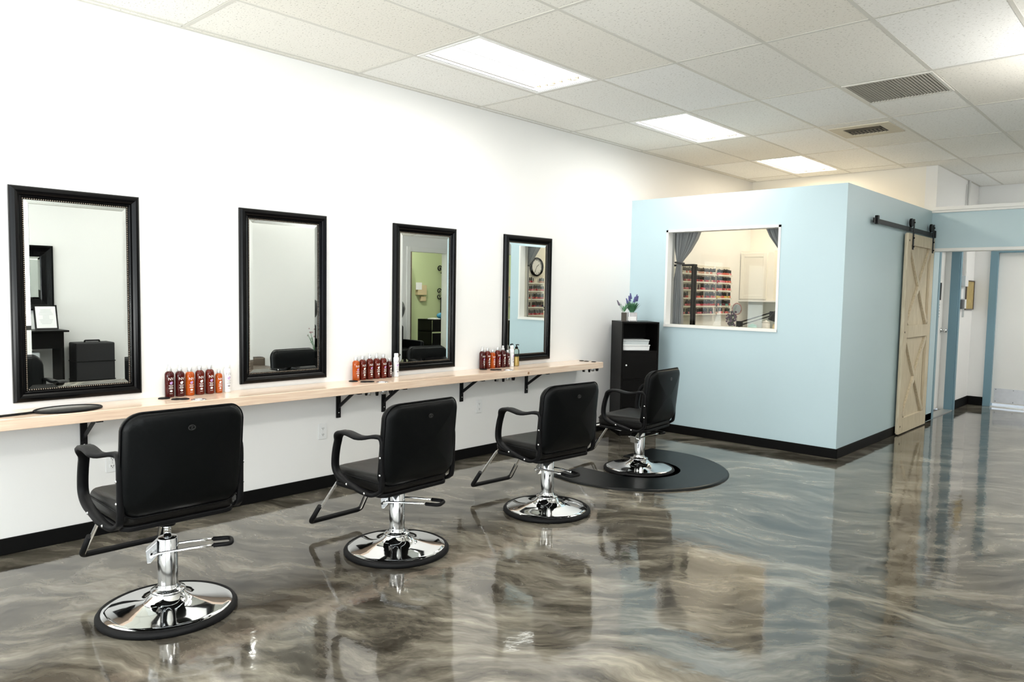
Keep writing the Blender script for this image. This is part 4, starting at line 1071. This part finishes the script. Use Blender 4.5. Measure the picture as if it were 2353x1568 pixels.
# manicure table with lamp, mirror and flowers
mt = thing('manicure_table', 'white manicure table behind the booth window', 'table', (.72, 7.2, 0))
obj('tabletop', B((0,.95,0,.50,.73,.76)), TRIM, mt, bevel=.003)
for x in (.03,.88):
    for y in (.03,.43): obj('leg', B((x,x+.04,y,y+.04,0,.73)), TRIM, mt)
dl = thing('desk_lamp', 'black articulated desk lamp on the manicure table, seen through the booth window', 'lamp', (.93, 7.42, .76))
bm = bmnew(); lathe(bm, [(.07,0),(.07,.012),(.02,.02)], 24); obj('lamp_base', bm, BIRON, dl)
bm = bmnew()
for dy in (-.012,.012): tube(bm, [(0,dy,.015),(-.01,dy,.36)], .006, 8)
for dy in (-.012,.012):
    tube(bm, [(-.01,dy,.385),(.335,dy,.500)], .0055, 8); tube(bm, [(.0,dy,.355),(.345,dy,.470)], .0045, 8)
obj('arm', bm, BIRON, dl)
obj('joint', B((-.035,.025,-.022,.022,.34,.40),(.325,.375,-.02,.02,.455,.515)), BIRON, dl, bevel=.006)
bm = bmnew(); lathe(bm, [(.022,.0),(.028,-.02),(.05,-.06),(.085,-.14),(.088,-.15)], 28, (.435,0,.56), cap1=False, mat4=Matrix.Rotation(.25,4,'Y')); obj('lamp_shade', bm, BIRON, dl)
bm = bmnew(); tube(bm, smooth_path([(.35,0,.50),(.40,0,.505),(.43,0,.53)], .02), .004, 8); obj('shade_bracket', bm, BIRON, dl)
fw_ = thing('flower_vase', 'vase of dusty purple flowers on the manicure table by the lamp', 'vase', (.90, 7.27, .76))
bm = bmnew(); lathe(bm, [(.035,0),(.045,.05),(.035,.12),(.018,.17),(.022,.19)], 20); obj('vase', bm, PLASTICW, fw_)
bm = bmnew()
for k in range(90):
    a = random.random()*2*PI; q = random.random(); c = Vector((math.cos(a)*.05*q, math.sin(a)*.05*q, .50-random.random()*.14)); sphere(bm, c, .008+.006*random.random(), 1)
o = obj('blossoms', bm, PURPLE, fw_); o['kind'] = 'stuff'
bm = bmnew()
for k in range(8):
    a = k*.8; tube(bm, [(0,0,.15),(math.cos(a)*.03, math.sin(a)*.03, .46)], .002, 5)
for k in range(5): a = k*1.3; tube(bm, [(0,0,.40),(math.cos(a)*.06, math.sin(a)*.06, .57)], .0015, 5)
obj('stems', bm, LEAF, fw_)
rm = thing('table_mirror', 'small round table mirror with reddish rim beside the purple flowers', 'mirror', (.80, 7.60, .76))
bm = bmnew(); lathe(bm, [(.06,0),(.06,.008),(.008,.015),(.008,.45)], 20); obj('stand', bm, STEEL, rm)
M = Matrix.Rotation(PI/2, 4, 'X')
bm = bmnew()
for k in range(22): a = 2*PI*k/22; sphere(bm, (.052*math.cos(a), 0, .525+.060*math.sin(a)), .0085, 1)
obj('rim', bm, mat('rose_rim', (.40,.20,.18), .4), rm)
bm = bmnew(); lathe(bm, [(.050,0),(.050,.004)], 24, (0,.002,.525), mat4=M); obj('glass', bm, mat('pale_mirror', (.45,.46,.46), .35, metal=.5), rm)

# ------------------------------------------------------------------ the right side of the shop (seen in the mirrors)
# mirror on the far side wall
t_ = thing('wide_framed_mirror', 'small mirror in a wide black frame, seen inside the first wall mirror', 'mirror', (W, 2.34, 1.12))
bm = bmnew(); rect_frame(bm, -.32, .32, 0, .745, [(0,0),(0,.03),(.02,.04),(.07,.028),(.12,.022),(.13,.012),(.13,0)], sgn=-1); obj('frame', bm, FRAMEB, t_)
bm = bmnew(); mirror_glass(bm, -.19, .19, .13, .615, -.010, sgn=-1); obj('mirror_glass', bm, MIRROR, t_)
dk = thing('console_desk', 'black console desk against the far side wall, seen in the first mirror', 'desk', (W, 2.10, 0))
obj('desktop', B((-.42,-.002,-.45,.60,.885,.905)), BLKWOOD, dk, bevel=.003)
obj('body', B((-.38,-.01,-.42,.555,.70,.885)), BLKWOOD, dk)
obj('side_panel', B((-.38,-.01,.535,.555,0,.70)), BLKWOOD, dk); obj('side_panel', B((-.38,-.01,-.42,-.40,0,.70)), BLKWOOD, dk)
tag(obj('grey_bin', B((W-.36, W-.06, 2.12, 2.42, 0, .66)), GREYP, bevel=.01), 'grey bin standing under the black console desk, seen in the first mirror', 'bin')
sf = thing('framed_notice', 'black framed printed notice leaning on the console desk, seen in the first mirror', 'picture frame', (W-.19, 2.53, .905))
bm = bmnew(); c = Vector((0,0,.14)); u = Vector((0,1,0)); v = Vector((.26,0,1)).normalized(); n_ = u.cross(v)
obox(bm, c, u, v, n_, .235, .285, .014); obj('frame', bm, FRAMEB, sf)
n_ = n_ if n_.x < 0 else -n_
bm = bmnew(); obox(bm, c+n_*.0075, u, v, n_, .20, .25, .002); obj('paper', bm, CARDW, sf)
bm = bmnew()
for k in range(12): obox(bm, c+n_*.0090+v*(.09-.015*k), u, v, n_, .06+.09*random.random(), .004, .0006)
obj('text_lines', bm, GREYP, sf)
cs = thing('trolley_case', 'tall black rolling case against the far side wall, seen in the first mirror', 'case', (W-.30, 2.80, 0))
bm = bmnew(); box(bm, 0,.27,0,.42,.04,.745); obj('body', bm, mat('case_fabric', (.008,.008,.009), .7), cs, bevel=.015)
obj('trim', B((-.004,.274,-.004,.424,.30,.31),(-.004,.274,-.004,.424,.52,.53)), BIRON, cs)
bm = bmnew(); tube(bm, smooth_path([(.13,.13,.745),(.13,.13,.765),(.13,.29,.765),(.13,.29,.745)], .015), .009, 8, ref=Vector((1,0,0))); obj('handle', bm, RUBBER, cs)
for (x, y) in ((.03,.05),(.24,.05),(.03,.37),(.24,.37)):
    bm = bmnew(); lathe(bm, [(.02,-.01),(.02,.01)], 14, (x, y, .02), mat4=Matrix.Rotation(PI/2,4,'X')); obj('wheel', bm, RUBBER, cs)
so = thing('leather_sofa', 'low brown leather sofa against the far side wall, seen in the second mirror', 'sofa', (W-.80, 3.75, 0))
bm = bmnew(); cushion(bm, .40, .72, .16, .05, .03, lambda a, b_, c: Vector((a+.38, b_+.74, .26+c)), puff=.01); obj('seat', bm, BROWN, so)
bm = bmnew(); cushion(bm, .09, .74, .32, .05, .04, lambda a, b_, c: Vector((a+.68, b_+.74, .37+c*.5+0*c))); obj('backrest', bm, BROWN, so)
bm = bmnew(); box(bm, .02,.76,.04,1.44,.05,.20); obj('base', bm, BROWN, so)
st_ = thing('side_table', 'small dark side table against the far side wall, seen in the second mirror', 'table', (W-.22, 5.98, 0))
bm = bmnew(); lathe(bm, [(.17,.43),(.17,.45)], 28); obj('tabletop', bm, BLKWOOD, st_); bm = bmnew(); lathe(bm, [(.12,0),(.12,.012),(.02,.02),(.018,.43)], 20); obj('pedestal', bm, BLKWOOD, st_)
vs_ = thing('flower_vase', 'glass vase with small mixed flowers, seen in the second mirror', 'vase', (W-.24, 5.98, .45))
bm = bmnew(); lathe(bm, [(.03,0),(.035,.06),(.022,.12),(.028,.15)], 18, cap1=False); obj('vase', bm, SMOKE, vs_)
bm = bmnew()
for k in range(16):
    a = random.random()*2*PI; h = .22+.14*random.random(); q = .03+.07*random.random(); tube(bm, [(0,0,.05),(math.cos(a)*q*.4, math.sin(a)*q*.4, h*.6),(math.cos(a)*q, math.sin(a)*q, h)], .002, 4)
    blade(bm, (math.cos(a)*q*.6, math.sin(a)*q*.6, h*.7), (math.cos(a), math.sin(a), .6), .05, .007)
obj('stems', bm, LEAF, vs_)
bm = bmnew()
for k in range(22): a = random.random()*2*PI; q = .02+.08*random.random(); sphere(bm, (math.cos(a)*q, math.sin(a)*q, .26+.13*random.random()), .010, 1)
obj('blossoms', bm, mat('pale_blossom', (.45,.30,.32), .7), vs_)
# hair dryer chair beside the doorway
hd = thing('dryer_chair', 'black dryer chair with round hood beside the doorway, seen in the third mirror', 'chair', (4.88, 7.42, 0))
bm = bmnew(); cushion(bm, .25, .26, .14, .05, .04, lambda a, b_, c: Vector((b_, a, .42+c))); obj('seat', bm, LEATHER, hd)
bm = bmnew(); cushion(bm, .25, .24, .12, .06, .05, lambda a, b_, c: Vector((.24+c, a, .66+b_*.85))); obj('backrest', bm, LEATHER, hd)
for s in (-1,1):
    bm = bmnew(); cushion(bm, .26, .10, .06, .04, .02, lambda a, b_, c: Vector((a, s*.27+c, .52+b_))); obj('armrest', bm, LEATHER, hd)
bm = B((-.2,.2,-.2,.2,0,.35)); obj('base', bm, BIRON, hd)
bm = bmnew(); lathe(bm, [(.17,-.12),(.175,-.05),(.165,.03),(.12,.10),(.05,.135),(.01,.14)], 28, (.12,.0,1.15), cap0=False, mat4=Matrix.Rotation(-.5,4,'Y')); obj('dryer_hood', bm, mat('hood_grey', (.05,.05,.048), .3), hd)
bm = bmnew(); tube(bm, [(.32,0,.55),(.32,0,1.18),(.22,0,1.24)], .018, 10); obj('hood_arm', bm, BIRON, hd)
# in the green room
tc_ = thing('tool_trolley', 'black salon trolley cluttered with tools in the green room, seen in the third mirror', 'trolley', (6.3, 9.16, 0))
for z in (.12,.40,.66,.88): obj('shelf', B((-.18,.22,0,.62,z-.015,z)), BLKWOOD, tc_)
obj('side_panel', B((-.18,.22,0,.015,.1,.88)), BLKWOOD, tc_); obj('side_panel', B((-.18,.22,.605,.62,.1,.88)), BLKWOOD, tc_)
for k in range(3): d = obj('drawer', B((-.2,-.18,.02,.60,.13+.26*k,.37+.25*k)), BLKWOOD, tc_, bevel=.004); obj('handle', B((-.215,-.20,.22,.40,.25+.26*k,.265+.26*k)), STEEL, d)
bm = bmnew()
for x in (-.14,.18):
    for y in (.04,.58): lathe(bm, [(.03,-.012),(.03,.012)], 14, (x,y,.032), mat4=Matrix.Rotation(PI/2,4,'X'))
obj('castor', bm, RUBBER, tc_)
hdry = thing('hair_dryer', 'black hair dryer standing on the trolley in the green room', 'hair dryer', (6.25, 9.64, .882))
bm = bmnew(); lathe(bm, [(.03,-.08),(.04,-.04),(.042,.04),(.03,.08)], 16, (0,0,.13), mat4=Matrix.Rotation(PI/2,4,'X')); obj('barrel', bm, BLACKPL, hdry); bm = bmnew(); tube(bm, [(0,0,.0),(0,.01,.11)], .018, 10); obj('grip', bm, BLACKPL, hdry)
bm = bmnew(); sphere(bm, (0,0,.06), .07, 2, scale=(1,1.1,.85)); o = obj('blue_towel', bm, BLUEG); o.location = (6.22, 9.47, .885); tag(o, 'crumpled blue towel on the black trolley', 'towel')
bm = bmnew(); box(bm, -.09,.09,-.08,.08,0,.02); o = obj('paper_stack', bm, CARDW); o.location = (6.2, 9.29, .882); tag(o, 'small stack of white papers on the black trolley', 'papers')
ph = thing('wall_dispenser', 'tan wall dispenser with white note on the green wall, seen in the third mirror', 'dispenser', (7.6, 9.98, 1.33))
obj('body', B((-.09,0,0,.24,0,.21)), TANP, ph, bevel=.006); obj('note', B((-.094,-.09,-.06,.10,.11,.26)), CARDW, ph)
tag(obj('wall_switch_box', B((7.54, 7.6, 10.09, 10.23, 1.20, 1.30)), TANP, bevel=.005), 'small tan box on the green wall below the dispenser', 'box')
sc_ = thing('iron_scroll', 'tall black wrought iron scroll on the green wall, seen in the third mirror', 'wall decoration', (7.56, 10.66, .9))
def spiral(cy_, cz, r0, turns, a0, sgn):
    return [(0, cy_+r0*(1-k/26*.75)*math.cos(a0+sgn*turns*2*PI*k/26), cz+r0*(1-k/26*.75)*math.sin(a0+sgn*turns*2*PI*k/26)) for k in range(27)]
bm = bmnew(); tube(bm, [(0,.03,0),(0,.03,1.0)], .012, 8, ref=Vector((1,0,0))); tube(bm, spiral(-.04,1.0,.07,1.2,0,1), .012, 8, ref=Vector((1,0,0)))
tube(bm, [(0,.0,0),(0,.0,.38)], .010, 8, ref=Vector((1,0,0))); tube(bm, spiral(-.05,.40,.06,1.1,-.3,-1), .010, 8, ref=Vector((1,0,0))); tube(bm, spiral(-.05,.52,.06,1.1,.3,1), .010, 8, ref=Vector((1,0,0)))
obj('scroll', bm, BIRON, sc_); obj('wall_clip', B((0,.04,.02,.04,.1,.12),(0,.04,.02,.04,.9,.92)), BIRON, sc_)
sb = thing('storage_shelf', 'dark brown shelf unit inside the green room', 'shelf', (7.24, 9.17, 0))
for z in (.1,.5,.9,1.2,1.55,1.9): obj('shelf', B((0,.34,0,.40,z-.02,z)), BROWN, sb)
obj('side_panel', B((0,.34,-.02,0,0,2.2)), BROWN, sb); obj('side_panel', B((0,.34,.40,.42,0,2.2)), BROWN, sb)
obj('back_panel', B((.33,.34,0,.40,0,2.2)), BLKWOOD, sb)
gl_ = thing('ceiling_light', 'unseen round ceiling light added to brighten the green room', 'ceiling light', (6.5, 8.9, H))  # lamp added out of view to light the green room
bm = bmnew(); lathe(bm, [(.18,0),(.18,-.03),(.12,-.06),(.01,-.07)], 28); obj('diffuser', bm, mat('lamp_glow', (1,1,1), .5, emit=((1,.97,.9), 170)), gl_)

# unseen bowl uplighter, added beyond the frame to brighten the ceiling tiles there
pl = thing('added_uplighter', 'unseen white bowl uplighter added to brighten the ceiling in front of the leather sofa', 'added lamp', (4.45, 5.6, 2.50))
bm = bmnew(); lathe(bm, [(.03,0),(.14,.02),(.22,.07),(.25,.13),(.24,.13),(.20,.075),(.13,.03),(.03,.012)], 32); obj('bowl', bm, TRIM, pl)
bm = bmnew()
for k in range(3):
    a = 2*PI*k/3; tube(bm, [(.235*math.cos(a), .235*math.sin(a), .125), (0, 0, .445)], .002, 5)
obj('suspension_wire', bm, STEEL, pl); bm = bmnew(); lathe(bm, [(.05,.44),(.05,.455)], 20); obj('canopy', bm, TRIM, pl)
bm = bmnew(); sphere(bm, (0, 0, .075), .04, 2); obj('bulb', bm, mat('bulb_glow', (1,1,1), .5, emit=((1,.98,.95), 1400)), pl)
